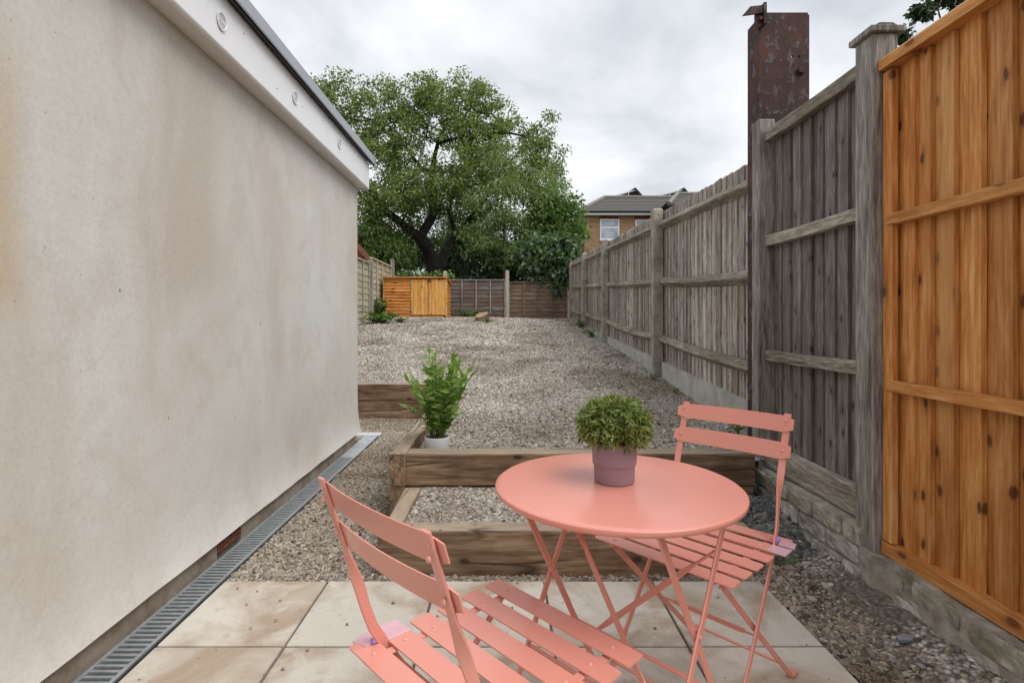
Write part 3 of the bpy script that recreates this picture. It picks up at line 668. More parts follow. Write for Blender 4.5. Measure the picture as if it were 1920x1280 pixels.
# ================================================================== FENCES AND WALLS
def board_mesh(name, wd, H, t0, t1, seed, seg=6, warp=0.003):
    "feather-edged board, broad face to -x, bottom at z=0, centred in y"
    vs = []
    for i in range(seg+1):
        z = H*i/seg; dx_ = warp*nz3(z*1.5, seed*3.1); dy_ = warp*0.7*nz3(z*1.2, seed*1.7, 4)
        zz = z+(rng.uniform(-0.004, 0.004) if i == seg else 0)
        vs += [(dx_-t0, -wd/2+dy_, zz), (dx_-t1, wd/2+dy_, zz+(0.002 if i == seg else 0)), (dx_, wd/2+dy_, zz), (dx_, -wd/2+dy_, zz)]
    fs = [(i*4+k, i*4+(k+1)%4, (i+1)*4+(k+1)%4, (i+1)*4+k) for i in range(seg) for k in range(4)]+[(3,2,1,0), tuple(seg*4+k for k in range(4))]
    return MB().add(vs, fs).mesh(name)
def rail_path(y0, y1, fx, fz, n=8, sag=0.0, sec=None, seed=0):
    "sweep a section (x,z) along y"
    vs = []; q = len(sec)
    for i in range(n+1):
        s = i/n; y = y0+(y1-y0)*s; d = -sag*4*s*(1-s)
        for k, (x, z) in enumerate(sec):
            vs.append((fx(y)+x+0.002*nz3(y*4, k, seed), y, fz(y)+z+d+0.003*nz3(y*3+seed, k*2)))
    fs = [(i*q+k, i*q+(k+1)%q, (i+1)*q+(k+1)%q, (i+1)*q+k) for i in range(n) for k in range(q)]+[tuple(range(q-1,-1,-1)), tuple(n*q+k for k in range(q))]
    return MB().add(vs, fs)
def shift(mb, par): mb.v = [tuple(Vector(p)-par.location) for p in mb.v]; return mb

# ---- the long weathered fence
lf = thing('weathered_garden_fence', 'long weathered grey closeboard fence with concrete posts down the right side', 'fence', (1.55, 8.8, 0.6))
BX = lambda y: FX(y)+0.128                     # back of the boards
btop = lambda y: 1.93+0.05*y
bbot = lambda y: 0.385+0.046*y
bmeshes = [board_mesh('fence_board', 0.134, 1.57, 0.013, 0.006, k) for k in range(8)]
PY = [5.5, 8.8, 11.5, 14.3]
y = 3.33; k = 0
while y < 14.42:
    if True:
        o = obj('fence_board', bmeshes[rng.randrange(8)], M['grey_wood'], lf, at(lf, (BX(y)+rng.uniform(-0.003,0.003), y, bbot(y)+rng.uniform(-0.004,0.004))), (rng.uniform(-.003,.003), 0, R(-4)+rng.uniform(-.006,.006)))
        o.scale = (1, 1, (btop(y)-bbot(y))/1.57)
    y += 0.100+rng.uniform(-0.004, 0.004); k += 1
tri = [(0.0,0.045),(-0.022,0.042),(-0.062,-0.004),(-0.058,-0.014),(0.0,-0.050)]
spans = [(3.34,5.505),(5.60,8.805),(8.90,11.505),(11.60,14.305)]
for a, b_ in spans:
    for (z0, sl, sg) in ((1.765,0.054,0.0),(1.185,0.053,0.012),(0.61,0.05,0.035)):
        s_ = sg*(1 if b_-a > 3 else 0.6)
        obj('arris_rail', shift(rail_path(a, b_, lambda y: BX(y)-0.0135, lambda y: z0+sl*y, 10, s_+rng.uniform(-.006,.01), tri, rng.random()*9), lf), M['grey_rail'], lf)
    gbm = MB().add([(BX(yy)-dx_, yy, (bbot(yy)+0.012 if top else g_up(FX(yy), yy)-0.12)) for yy in (a, b_) for dx_ in (0.042, -0.005) for top in (0, 1)],
                   [(0,1,5,4),(2,6,7,3),(1,3,7,5),(0,4,6,2),(0,2,3,1),(4,5,7,6)])
    obj('gravel_board', shift(gbm, lf), M['concrete'], lf)
def concrete_post(par, x, y, z0, z1, wdx=0.105, wdy=0.095):
    c = 0.008
    pm = MB().prism([(x+c,y),(x+wdx,y),(x+wdx,y+wdy),(x+c,y+wdy),(x,y+wdy-c),(x,y+c)], z0, z1-0.02, 'z')
    k = len(pm.v)
    pm.add([(x+c,y,z1-0.02),(x+wdx,y,z1-0.02),(x+wdx,y+wdy,z1-0.02),(x+c,y+wdy,z1-0.02),(x,y+wdy-c,z1-0.02),(x,y+c,z1-0.02),
            (x+0.02,y+0.015,z1),(x+wdx-0.02,y+0.015,z1),(x+wdx-0.02,y+wdy-0.015,z1),(x+0.02,y+wdy-0.015,z1)],
           [(0,1,7,6),(1,2,8,7),(2,3,9,8),(3,4,9),(4,5,6,9),(5,0,6),(6,7,8,9)])
    o = obj('post', shift(pm, par), M['post_concrete'], par)
    for q in range(2):                                # bolt holes near the top
        obj('bolt_hole', shift(MB().tube([(x+0.055, y-0.001, z1-0.07-q*0.45), (x+0.055, y+0.004, z1-0.07-q*0.45)], 0.007, 8), par), M['black'], o)
    return o
for yy, ztop in zip(PY, (2.235, 2.405, 2.52, 2.62)): concrete_post(lf, FX(yy), yy, g_up(FX(yy), yy)-0.2, ztop)

# ---- dark grey fence panel between two timber posts
gp = thing('grey_fence_panel', 'dark weathered timber fence panel between two grey posts', 'fence', (1.5, 2.6, 0.3))
bm2 = [board_mesh('fence_board', 0.124, 1.78, 0.014, 0.007, 20+k) for k in range(5)]
for k in range(9):
    yy = 2.235+k*0.0965
    obj('fence_board', bm2[k % 5], M['grey_panel'], gp, at(gp, (1.548+rng.uniform(-.003,.003), yy, 0.36)), (0, 0, R(-4)))
rect = lambda d, h: [(0,h/2),(-d+0.003,h/2),(-d,h/2-0.004),(-d,-h/2+0.004),(-d+0.003,-h/2),(0,-h/2)]
for zz, hh in ((2.135, 0.062), (1.535, 0.058), (0.885, 0.058)):
    obj('rail', shift(rail_path(2.212, 3.045, lambda y: 1.532, lambda y, zz=zz: zz, 6, 0.004, rect(0.042, hh), zz), gp), M['grey_rail'], gp)
obj('kick_board', shift(rail_path(2.212, 3.05, lambda y: 1.534, lambda y: 0.318, 6, 0, rect(0.046, 0.125), 3.3), gp), M['grey_rail'], gp)
p1 = obj('post', shift(MB().box(1.452, 1.552, 2.10, 2.207, 0.16, 2.215, 0.004), gp), M['grey_post'], gp)
p1['label'] = 'near post with flat cap'
obj('post_cap', shift(MB().box(1.435, 1.575, 2.085, 2.225, 2.2155, 2.242, 0.004).prism([(1.45,2.242),(1.56,2.242),(1.53,2.258),(1.48,2.258)], 2.10, 2.21), gp), M['grey_post'], p1)
obj('batten', shift(MB().box(1.486, 1.53, 2.209, 2.24, 0.30, 2.165, 0.003), gp), M['grey_post'], gp)
obj('post', shift(MB().box(1.458, 1.552, 3.052, 3.14, 0.14, 2.235, 0.005), gp), M['grey_post'], gp)

# ---- new orange panel
op = thing('new_fence_panel', 'new orange treated timber fence panel with knots, nearest on the right', 'fence', (1.5, 1.2, 0.2))
NY0, NY1 = 0.24, 2.094
bm3 = [board_mesh('fence_board', 0.118, 1.86, 0.017, 0.007, 40+k, warp=0.0015) for k in range(6)]
yy = NY1-0.075; k = 0
while yy > NY0+0.05:
    obj('fence_board', bm3[k % 6], M['orange_wood'], op, at(op, (1.533, yy, 0.20)), (0, 0, R(-5.5)))
    yy -= (0.072, 0.098, 0.104, 0.104, 0.100, 0.096)[k % 6]; k += 1
for ya, yb in ((NY1-0.048, NY1), (NY0, NY0+0.05)): obj('stile', shift(MB().box(1.487, 1.513, ya, yb, 0.226, 2.052, 0.002), op), M['orange_wood'], op)
obj('bottom_rail', shift(MB().box(1.480, 1.53, NY0, NY1, 0.172, 0.222, 0.003), op), M['orange_rail'], op)
obj('cap_rail', shift(MB().prism([(1.470,2.062),(1.545,2.062),(1.545,2.098),(1.532,2.112),(1.483,2.112),(1.470,2.098)], NY0-0.01, NY1+0.002), op), M['orange_rail'], op)
for zz in (1.452, 0.812): obj('rail', shift(MB().box(1.478, 1.513, NY0+0.05, NY1-0.028, zz, zz+0.042, 0.003), op), M['orange_rail'], op)

# ---- rusty steel column
sc_ = thing('rusty_steel_column', 'tall rusty steel column with flaking paint behind the fence', 'steel column', (1.6, 3.25, 0.2))
# the web plate has two bolt holes
wx0, wx1, wy0, wy1, zt = 1.545, 1.822, 3.196, 3.212, 2.925
hx = [(1.722,1.735),(1.762,1.775)]; hz0, hz1 = 2.655, 2.668
wm = MB().box(wx0, wx1, wy0, wy1, 0.2, hz0).box(wx0, wx1, wy0, wy1, hz1, zt)
for a, b_ in ((wx0, hx[0][0]), (hx[0][1], hx[1][0]), (hx[1][1], wx1)): wm.box(a, b_, wy0, wy1, hz0, hz1)
obj('web', shift(wm, sc_), M['rust'], sc_)
obj('flange', shift(MB().box(1.522, 1.5445, 3.190, 3.335, 0.2, 2.895, 0.003), sc_), M['rust'], sc_)
obj('flange', shift(MB().box(1.8225, 1.832, 3.198, 3.335, 0.2, 2.915, 0.002), sc_), M['rust'], sc_)
bk = MB().prism([(1.41,2.882),(1.455,2.935),(1.545,2.945),(1.545,2.90),(1.51,2.895)], 3.150, 3.162).prism([(1.488,2.80),(1.545,2.84),(1.545,2.945),(1.488,2.935)], 3.163, 3.172)
bk.box(1.532, 1.548, 3.14, 3.188, 2.83, 2.955)
obj('bracket', shift(bk, sc_), M['rust'], sc_)
obj('bolt', shift(MB().tube([(1.775,3.197,2.575),(1.775,3.178,2.575)], [0.026,0.018], 7), sc_), M['rust'], sc_)
obj('bolt', shift(MB().tube([(1.515,3.164,2.862),(1.515,3.140,2.862)], [0.014,0.012], 6), sc_), M['rust'], sc_)

# ---- low old brick wall under the fence
bw = thing('low_brick_wall', 'low crumbling grey brick wall under the fence, cement patched and mossy', 'wall', (1.5, 1.7, 0))
def lumpy(x0, x1, y0, y1, ztop, amp, seed, ny=90, nzs=7):
    "front face and top of an uneven mortar mass"
    vs = []; prof = [(0, i/nzs) for i in range(nzs+1)]+[(0.25,1),(0.6,1),(1,1)]
    for j in range(ny+1):
        y = y0+(y1-y0)*j/ny
        for a, h in prof:
            x = x0+(x1-x0)*a; z = -0.05+(ztop(y)+0.05)*h
            d = amp*(nz3(y*5, z*6, seed)+0.5*nz3(y*14, z*14, seed+3)+0.25*nz3(y*34, z*34, seed))
            vs.append((x+d*(1-a)-0.006*max(0, h-0.9)*0, y, z+(d*0.6 if h > 0.9 else 0)))
    q = len(prof)
    fs = [(j*q+i, j*q+i+1, (j+1)*q+i+1, (j+1)*q+i) for j in range(ny) for i in range(q-1)]
    fs += [tuple(range(q)), tuple(ny*q+i for i in range(q-1,-1,-1))]
    return MB().add(vs, fs)
obj('mortar_core', shift(lumpy(1.452, 1.70, 2.155, 3.30, lambda y: 0.243, 0.012, 2), bw), M['mortar'], bw, smooth=True)
c1 = obj('cement_patch', shift(lumpy(1.447, 1.70, -0.6, 2.165, lambda y: 0.163+0.012*smooth01((y-1.3)/0.8), 0.011, 7, 200), bw), M['mortar'], bw, smooth=True)
def rough_brick(name, l, h, d, seed):
    "a worn brick: subdivided block with knocked-off edges"
    n = (6, 4, 2); vs = []; fs = []; ids = {}
    def vid(p):
        if p not in ids:
            x, y, z = (p[i]/n[i]*2-1 for i in range(3))
            r_ = max(abs(x), abs(y))**6+abs(z)**6
            k = 1-0.045*(abs(x)**4*abs(y)**4)-0.03*(abs(y)**4*abs(z)**4)
            v_ = Vector((x*l/2*k, y*h/2*k, z*d/2*k))
            v_ += 0.0075*Vector((nz3(x*2, y*2, seed), 0.6*nz3(x*2+5, y*2, seed), nz3(x*3+9, y*3+z, seed)))
            ids[p] = len(vs); vs.append((-v_.z, v_.x, v_.y))
        return ids[p]
    for a in range(3):
        b_, c_ = (a+1)%3, (a+2)%3
        for s in (0, n[a]):
            for i in range(n[b_]):
                for j in range(n[c_]):
                    q = []
                    for di, dj in ((0,0),(1,0),(1,1),(0,1)):
                        p = [0,0,0]; p[a] = s; p[b_] = i+di; p[c_] = j+dj; q.append(vid(tuple(p)))
                    fs.append(tuple(q))
    return MB().add(vs, fs).mesh(name)
brk = {mm: [rough_brick('brick', 0.208, 0.070, 0.05, s+10*q) for s in range(3)] for q, mm in enumerate(('brick_grey', 'brick_mossy'))}
for c_ in range(3):
    z = 0.004+0.081*c_+0.036; yb = 2.175+(0.11 if c_ % 2 else 0.0)-0.11
    first = True
    while yb < 3.2:
        ll = 0.208
        if yb+ll > 2.17:
            mm = 'brick_mossy' if (c_ == 2 or rng.random() < 0.2) else 'brick_grey'
            s0 = max(yb, 2.158); 
            o = obj('brick', rng.choice(brk[mm]), M[mm], bw, at(bw, (1.462+rng.uniform(-.005,.005), (s0+yb+ll)/2, z+rng.uniform(-.003,.003))), (rng.uniform(-.02,.02), rng.uniform(-.04,.04), rng.uniform(-.03,.03)))
            if s0 > yb: o.scale = (1, max(0.25, (yb+ll-s0)/ll), 1)
        yb += 0.218
for (yb, z, mm, dx_) in ((2.04,0.128,'brick_mossy',0.003),(1.79,0.130,'brick_mossy',0.0),(1.55,0.124,'brick_mossy',-0.004),(1.93,0.05,'brick_grey',0.007),(1.66,0.045,'brick_grey',0.004),(1.40,0.05,'brick_grey',0.0),(1.31,0.128,'brick_mossy',0.004),(1.14,0.05,'brick_grey',0.0)):
    obj('brick', rng.choice(brk[mm]), M[mm], bw, at(bw, (1.468+dx_, yb, z)), (rng.uniform(-.04,.04), rng.uniform(-.06,.06), rng.uniform(-.05,.05)))
for (xx, yy, s_, lab) in ((1.335, 1.78, 0.022, 'blue-grey stone chunk lying on the soil near the brick wall'), (1.30, 1.66, 0.014, 'small pale stone on the soil below the orange fence')):
    cm = MB(); cm.box(-1, 1, -0.7, 0.7, -0.45, 0.5, 0.3); me_ = cm.mesh('loose_stone')
    for v_ in me_.vertices: v_.co = v_.co*s_+Vector((nz3(*(v_.co*3)), nz3(*(v_.co*3+Vector((5,0,0)))), 0))*s_*0.25
    tag(obj('loose_stone', me_, M['slate'], None, (xx, yy, bankz(xx, yy)+s_*0.35), (0.3, 0.2, xx*40)), lab, 'stone')

# ---- lap panel fences at the back and left
def lap_panel(par, p0, p1, z0, z1, nslat, mt, battens, batmat, side):
    "horizontal lapped slats with a frame; p0->p1 in plan, side = normal toward the viewer"
    p0, p1 = Vector(p0), Vector(p1); d = (p1-p0); ln = d.length; d.normalize(); nrm = Vector(side)
    ph = (z1-z0-0.04)/nslat; alongx = abs(d.x) > abs(d.y)
    def bx(a0, a1, n0, n1, za, zb, rough_=0.0, seed=0):
        vs = []
        seg = 8 if rough_ else 1
        for i in range(seg+1):
            s = a0+(a1-a0)*i/seg; dz = rough_*nz3(s*2.5, seed*3.3, zb)
            for n_, z in ((n0, za+dz), (n1+0.012*(1 if rough_ else 0), za+dz), (n1-0.004*(1 if rough_ else 0), zb), (n0, zb)):
                q = p0+d*s+nrm*n_; vs.append((q.x, q.y, z))
        fs = [(i*4+k, i*4+(k+1)%4, (i+1)*4+(k+1)%4, (i+1)*4+k) for i in range(seg) for k in range(4)]+[(3,2,1,0), tuple(seg*4+k for k in range(4))]
        return shift(MB().add(vs, fs), par)
    for k in range(nslat):
        obj('lap_slat', bx(0.02, ln-0.02, 0.0, 0.012, z0+k*ph-0.012, z0+(k+1)*ph+0.008, 0.012, k+ln), mt, par)
    for k in range(battens):
        s = 0.0+(ln-0.035)*k/(battens-1); obj('batten', bx(s, s+0.035, 0.0285, 0.048, z0, z1-0.03), batmat, par)
    obj('capping', bx(0, ln, -0.01, 0.055, z1-0.029, z1), batmat, par)
bf = thing('back_lap_fence', 'low weathered lap-panel fence across the back of the garden', 'fence', (0.1, 14.6, 1.0))
lap_panel(bf, (-1.558,14.6,0), (0.038,14.6,0), 1.12, 2.17, 9, M['lap_grey'], 5, M['grey_post'], (0,-1,0))
lap_panel(bf, (0.142,14.6,0), (1.74,14.6,0), 1.08, 2.11, 9, M['lap_brown'], 5, M['lap_brown'], (0,-1,0))
for xx, zt_ in ((0.04, 2.42), (-1.66, 2.40)): obj('post', shift(MB().box(xx, xx+0.1, 14.55, 14.65, 0.9, zt_, 0.01), bf), M['lap_pale'], bf)
lap_panel(bf, (-3.05,14.62,0), (-1.68,14.62,0), 1.1, 2.1, 9, M['lap_grey'], 4, M['grey_post'], (0,-1,0))
lfn = thing('left_lap_fence', 'pale lap-panel fence on the left behind the bike store', 'fence', (-3.05, 12, 0.9))
lap_panel(lfn, (-3.05,9.85,0), (-3.05,11.95,0), 0.86, 2.36, 11, M['lap_pale'], 5, M['lap_pale'], (1,0,0))
lap_panel(lfn, (-3.05,12.10,0), (-3.05,14.30,0), 1.02, 2.50, 11, M['lap_pale'], 5, M['lap_pale'], (1,0,0))
for yy, zt_ in ((11.98, 2.42), (14.33, 2.70)): obj('post', shift(MB().box(-3.06, -2.96, yy, yy+0.1, 0.7, zt_, 0.008), lfn), M['grey_post'], lfn)

# ---- timber bike store
sh = thing('garden_store', 'small orange timber garden store with lapped boards and double doors', 'garden store', (-2.17, 13.5, 1.1))
SX0, SX1, SY0, SY1, SZ0, SZ1, SZB = -2.93, -1.417, 13.0, 13.95, 1.165, 2.095, 1.97
obj('frame', shift(MB().box(SX0+0.03, SX1-0.03, SY0+0.04, SY1, SZ0, SZB-0.02), sh), M['shed_y'], sh)
nb = 12; bh = (SZ1-0.02-SZ0)/nb
for k in range(nb):
    za, zb = SZ0+k*bh, SZ0+(k+1)*bh
    ln = SX0+0.66
    vs = []
    for i in range(9):
        x = SX0+0.012+(0.645-0.012)*i/8; dz = 0.006*nz3(x*4, k*2.1)
        vs += [(x, SY0-0.010, za-0.008+dz), (x, SY0+0.036, za-0.008), (x, SY0+0.036, zb+0.004), (x, SY0+0.012, zb+0.004)]
    obj('lap_board', shift(MB().add(vs, [(i*4+q, i*4+(q+1)%4, (i+1)*4+(q+1)%4, (i+1)*4+q) for i in range(8) for q in range(4)]+[(3,2,1,0), (32,33,34,35)]), sh), M['shed_x'], sh)
    zt2 = lambda y: SZ1-(SZ1-SZB)*(y-SY0)/(SY1-SY0)
    yend = SY1 if zb < SZB else SY0+(SY1-SY0)*(SZ1-zb)/(SZ1-SZB)
    if yend > SY0+0.06:
        obj('lap_board', shift(MB().prism([(SX1+0.022, za-0.006), (SX1-0.028, za-0.006), (SX1-0.028, zb), (SX1+0.004, zb)], SY0+0.03, yend), sh), M['shed_y'], sh)
obj('corner_trim', shift(MB().box(SX0-0.012, SX0+0.011, SY0-0.018, SY0+0.03, SZ0, SZ1-0.01), sh), M['shed_z'], sh)
obj('corner_trim', shift(MB().box(SX1-0.012, SX1+0.03, SY0-0.018, SY0+0.029, SZ0, SZ1-0.01), sh), M['shed_z'], sh)
for q, (xa, xb) in enumerate(((-2.275,-1.850),(-1.842,-1.432))):
    dr = obj('door', shift(MB().box(xa+0.004, xb-0.004, SY0+0.005, SY0+0.02, SZ0+0.03, SZ1-0.045), sh), M['shed_z'], sh)
    for k in range(5):
        wx = (xb-xa)/5
        obj('door_board', shift(MB().box(xa+k*wx+0.002, xa+(k+1)*wx-0.002, SY0-0.012, SY0+0.0045, SZ0+0.025, SZ1-0.04, 0.002), sh), M['shed_z'], dr)
    hxp = xa if q == 0 else xb-0.03
    for zz in (SZ0+0.12, SZ1-0.2): obj('hinge', shift(MB().box(hxp, hxp+0.03, SY0-0.017, SY0-0.0125, zz, zz+0.09, 0.001), sh), M['steel'], dr)
obj('hasp', shift(MB().box(-1.868, -1.775, SY0-0.03, SY0-0.0125, 2.00, 2.028, 0.003), sh), M['black'], sh)
obj('latch', shift(MB().box(-1.87, -1.815, SY0-0.022, SY0-0.0125, 1.61, 1.625, 0.002), sh), M['steel'], sh)
rf = MB().add([(x, y, z) for x in (SX0-0.03, SX1+0.06) for y, z in ((SY0-0.06, SZ1-0.006), (SY0-0.06, SZ1+0.02), (SY1+0.05, SZB+0.014), (SY1+0.05, SZB-0.012))], [(0,1,2,3),(7,6,5,4),(0,4,5,1),(1,5,6,2),(2,6,7,3),(3,7,4,0)])
obj('roof', shift(rf, sh), M['shed_x'], sh)
obj('base_bearer', shift(MB().box(SX0, SX1, SY0-0.005, SY1, 1.06, SZ0-0.002), sh), M['shed_x'], sh)

# ---- tree stump in the gravel
sp_ = P(903, 606, 12.2); zs = g_up(sp_.x, 12.2)
stp = thing('tree_stump', 'cut tree stump with slanted pale top standing in the gravel', 'stump', (sp_.x, 12.2, zs-0.05))
n = 14; vs = []
for (r_, z_, sl) in ((0.19,0.0,0),(0.16,0.08,0),(0.15,0.15,0.3),(0.145,0.20,0.40)):
    for j in range(n):
        a = 2*math.pi*j/n; rr = r_*(1+0.12*math.sin(3*a+1)+0.06*math.sin(7*a)); vs.append((rr*math.cos(a), rr*math.sin(a), z_+sl*rr*(math.cos(a)*0.7+math.sin(a)*0.9)))
obj('trunk', MB().add(vs, [(i*n+j, i*n+(j+1)%n, (i+1)*n+(j+1)%n, (i+1)*n+j) for i in range(3) for j in range(n)]), M['young_bark'], stp)
obj('cut_top', MB().add([tuple(Vector(p)+Vector((0,0,0.002))) for p in vs[-n:]], [tuple(range(n))]), M['cut_wood'], stp)

# ================================================================== FAR HOUSE
hs = thing('brick_house', 'yellow-brown brick house with tiled hip roof and solar panels beyond the fence', 'house', (8, 31, 1.0))
HZ = 6.98
wall = MB().box(4.5, 20, 30.0, 40, 0.9, HZ)
obj('wall', shift(wall, hs), M['house_brick'], hs)
wing = MB().box(8.9, 20, 28.0, 29.99, 0.9, HZ-0.03); obj('wall', shift(wing, hs), M['house_brick'], hs)
def house_window(x0, x1, z0, z1, yf, ztr=None):
    wf = obj('window', shift(MB().box(x0, x0+0.07, yf-0.03, yf+0.05, z0, z1).box(x1-0.07, x1, yf-0.03, yf+0.05, z0, z1).box(x0+0.07, x1-0.07, yf-0.028, yf+0.05, z1-0.07, z1).box(x0+0.07, x1-0.07, yf-0.028, yf+0.05, z0, z0+0.08).box(x0-0.03, x1+0.03, yf-0.07, yf-0.031, z0-0.05, z0+0.01), hs), M['white_pvc'], hs)
    if ztr: obj('transom', shift(MB().box(x0+0.07, x1-0.07, yf-0.026, yf+0.04, ztr-0.05, ztr+0.05), hs), M['white_pvc'], wf)
    for za, zb in ((((z0+0.08), ztr-0.05), (ztr+0.05, z1-0.07)) if ztr else ((z0+0.08, z1-0.07),)):
        obj('pane', shift(MB().box(x0+0.07, x1-0.07, yf-0.012, yf-0.004, za, zb), hs), M['glass'], wf)
    lt = MB()
    nb_ = int((x1-x0+0.1)/0.085)
    for k in range(nb_): lt.box(x0-0.05+k*0.085+0.006, x0-0.05+(k+1)*0.085-0.006, yf-0.012, yf+0.02, z1+0.02, z1+0.235)
    obj('lintel', shift(lt, hs), M['red_brick'], hs)
house_window(5.40, 6.48, 5.53, 6.70, 30.0, 6.22)
house_window(7.38, 8.46, 5.50, 6.67, 30.0, 6.30)
obj('fascia', shift(MB().box(4.36, 8.85, 29.72, 29.76, HZ-0.10, HZ+0.05), hs), M['white_pvc'], hs)
obj('gutter', shift(MB().tube([(4.2,29.66,HZ+0.10),(8.9,29.66,HZ+0.10)], 0.065, 8), hs), M['black'], hs)
obj('downpipe', shift(MB().tube([(4.43,29.93,HZ+0.05),(4.43,29.93,2.0)], 0.04, 8), hs), M['black'], hs)
obj('soffit', shift(MB().box(4.36, 8.85, 29.76, 29.999, HZ-0.07, HZ-0.05), hs), M['white_pvc'], hs)
def hip_roof(x0, y0, z0, rx, ry, rz, x1, ncourse=9):
    "front slope in stepped tile courses plus the left hip slope"
    rm = MB(); n = ncourse
    for k in range(n):
        a, b_ = k/n, (k+1)/n
        pa = lambda s: (x0+(rx-x0)*s, y0+(ry-y0)*s, z0+(rz-z0)*s)
        (xa, ya, za), (xb, yb, zb) = pa(a), pa(b_)
        rm.add([(xa,ya,za+0.05),(x1,ya,za+0.05),(x1,yb,zb),(xb,yb,zb),(xa,ya,za),(x1,ya,za)], [(0,1,2,3),(4,5,1,0)])
        # left hip slope
        yl = lambda s: y0+(40.3-y0)*(1-s)+ (ry)*0+(s)*(ry-y0)
        rm.add([(xa,ya,za+0.05),(xb,yb,zb),(xb,40.3-(yb-y0),zb),(xa,40.3-(ya-y0),za+0.05)], [(0,1,2,3)])
    r_ = obj('roof', shift(rm, hs), M['roof_tile'], hs)
    obj('hip_tile', shift(MB().tube([(x0,y0,z0+0.05),(rx,ry,rz+0.06)], 0.11, 8), hs), M['ridge_tile'], r_)
    obj('ridge_tile', shift(MB().tube([(rx,ry,rz+0.05),(x1,ry,rz+0.05)], 0.11, 8), hs), M['ridge_tile'], r_)
hip_roof(4.2, 29.65, HZ+0.10, 6.25, 33.2, 8.62, 20)
hip_roof(8.55, 27.65, HZ+0.05, 9.95, 30.6, 8.22, 20, 7)
def solar(cx, cy, cz, wd, dp, tilt, rz):
    sp = obj('solar_panel', MB().box(-wd/2, wd/2, -dp/2, dp/2, -0.02, 0.02), M['solar'], hs, at(hs, (cx,cy,cz)), (0, tilt, rz))
    obj('panel_frame', MB().box(-wd/2-0.03, wd/2+0.03, -dp/2-0.04, -dp/2-0.001, -0.035, 0.03).box(-wd/2-0.03, wd/2+0.03, dp/2+0.001, dp/2+0.04, -0.035, 0.03).box(-wd/2-0.04, -wd/2-0.001, -dp/2, dp/2, -0.03, 0.03), M['alu'], sp)
    hz = math.sin(abs(tilt))*wd/2
    for dx_ in (0.05, 0.28): obj('panel_strut', shift(MB().box(cx+wd*dx_-0.025, cx+wd*dx_+0.025, cy-dp/2-0.03, cy-dp/2+0.02, cz-hz, cz+wd*dx_*math.sin(abs(tilt))), hs), M['alu'], hs)
solar(7.28, 34.3, 8.93, 1.9, 1.6, R(-17), R(8))
solar(10.3, 34.3, 9.0, 2.0, 1.6, R(-15), R(10))
solar(12.5, 34.3, 8.98, 1.6, 1.6, R(-15), R(8))
for xx in (8.32, 11.38): # far slopes of the A-frames
    o = obj('solar_panel', MB().box(-0.5, 0.5, -0.8, 0.8, -0.02, 0.02), M['solar'], hs, at(hs, (xx+0.15, 34.3, 8.98)), (0, R(45), R(8)))

rg = thing('red_garden_shed', 'red-brown gabled shed roof showing above the left fence', 'shed', (-4.6, 15.6, 1.0))
gz = lambda v_, Y: CAMH-(v_-VPY)/F*Y
gab = MB().prism([(-6.6,1.0),(-3.98,1.0),(-3.98,2.78),(-5.2,4.1),(-6.6,2.7)], 15.6, 17.2)
obj('wall', shift(gab, rg), M['red_timber'], rg)
for k in range(7): obj('weatherboard', shift(MB().box(-5.1, -3.99+0.0, 15.575, 15.599, 1.8+k*0.14, 1.93+k*0.14), rg), M['red_timber'], rg)
obj('bargeboard', shift(MB().prism([(-3.86,2.66),(-3.86,2.80),(-5.2,4.26),(-5.2,4.12)], 15.50, 15.57), rg), M['terracotta'], rg)
obj('roof', shift(MB().prism([(-3.84,2.75),(-3.84,2.80),(-5.2,4.28),(-6.7,2.72),(-6.7,2.67),(-5.2,4.22)], 15.571, 17.3), rg), M['terracotta'], rg)

# ================================================================== VEGETATION
def unit(a): return a/np.maximum(np.linalg.norm(a, axis=-1, keepdims=True), 1e-9)
def leaf_mesh(name, pos, dirs, length, width, fold=0.25, curl=0.25):
    "one folded pointed leaf per row, 4 triangles each"
    n = len(pos); d = unit(dirs); r = unit(nrg.normal(size=(n,3))+np.array([0,0,1.2]))
    s = unit(np.cross(d, r)); up = np.cross(s, d)
    ln = (length*nrg.uniform(0.65,1.25,n))[:,None]; wd = (width*nrg.uniform(0.7,1.2,n))[:,None]
    p0 = pos; p1 = pos+d*ln*0.45+s*wd*0.5+up*wd*fold; p2 = pos+d*ln-up*ln*curl; p3 = pos+d*ln*0.45-s*wd*0.5+up*wd*fold; p4 = pos+d*ln*0.5
    V = np.stack([p0,p1,p2,p3,p4], 1).reshape(-1,3)
    b_ = (np.arange(n)*5)[:,None]
    T = np.concatenate([b_+np.array([[0,4,1]]), b_+np.array([[1,4,2]]), b_+np.array([[2,4,3]]), b_+np.array([[3,4,0]])], 1).reshape(-1,3)
    m = bpy.data.meshes.new(name)
    m.vertices.add(len(V)); m.vertices.foreach_set('co', V.astype(np.float32).ravel())
    m.loops.add(T.size); m.loops.foreach_set('vertex_index', T.astype(np.int32).ravel())
    m.polygons.add(len(T)); m.polygons.foreach_set('loop_start', np.arange(0, T.size, 3, dtype=np.int32))
    m.update(calc_edges=True); m.validate()
    return m
def in_ball(n):
    v = unit(nrg.normal(size=(n,3))); return v*(nrg.uniform(0,1,n)**(1/3))[:,None]
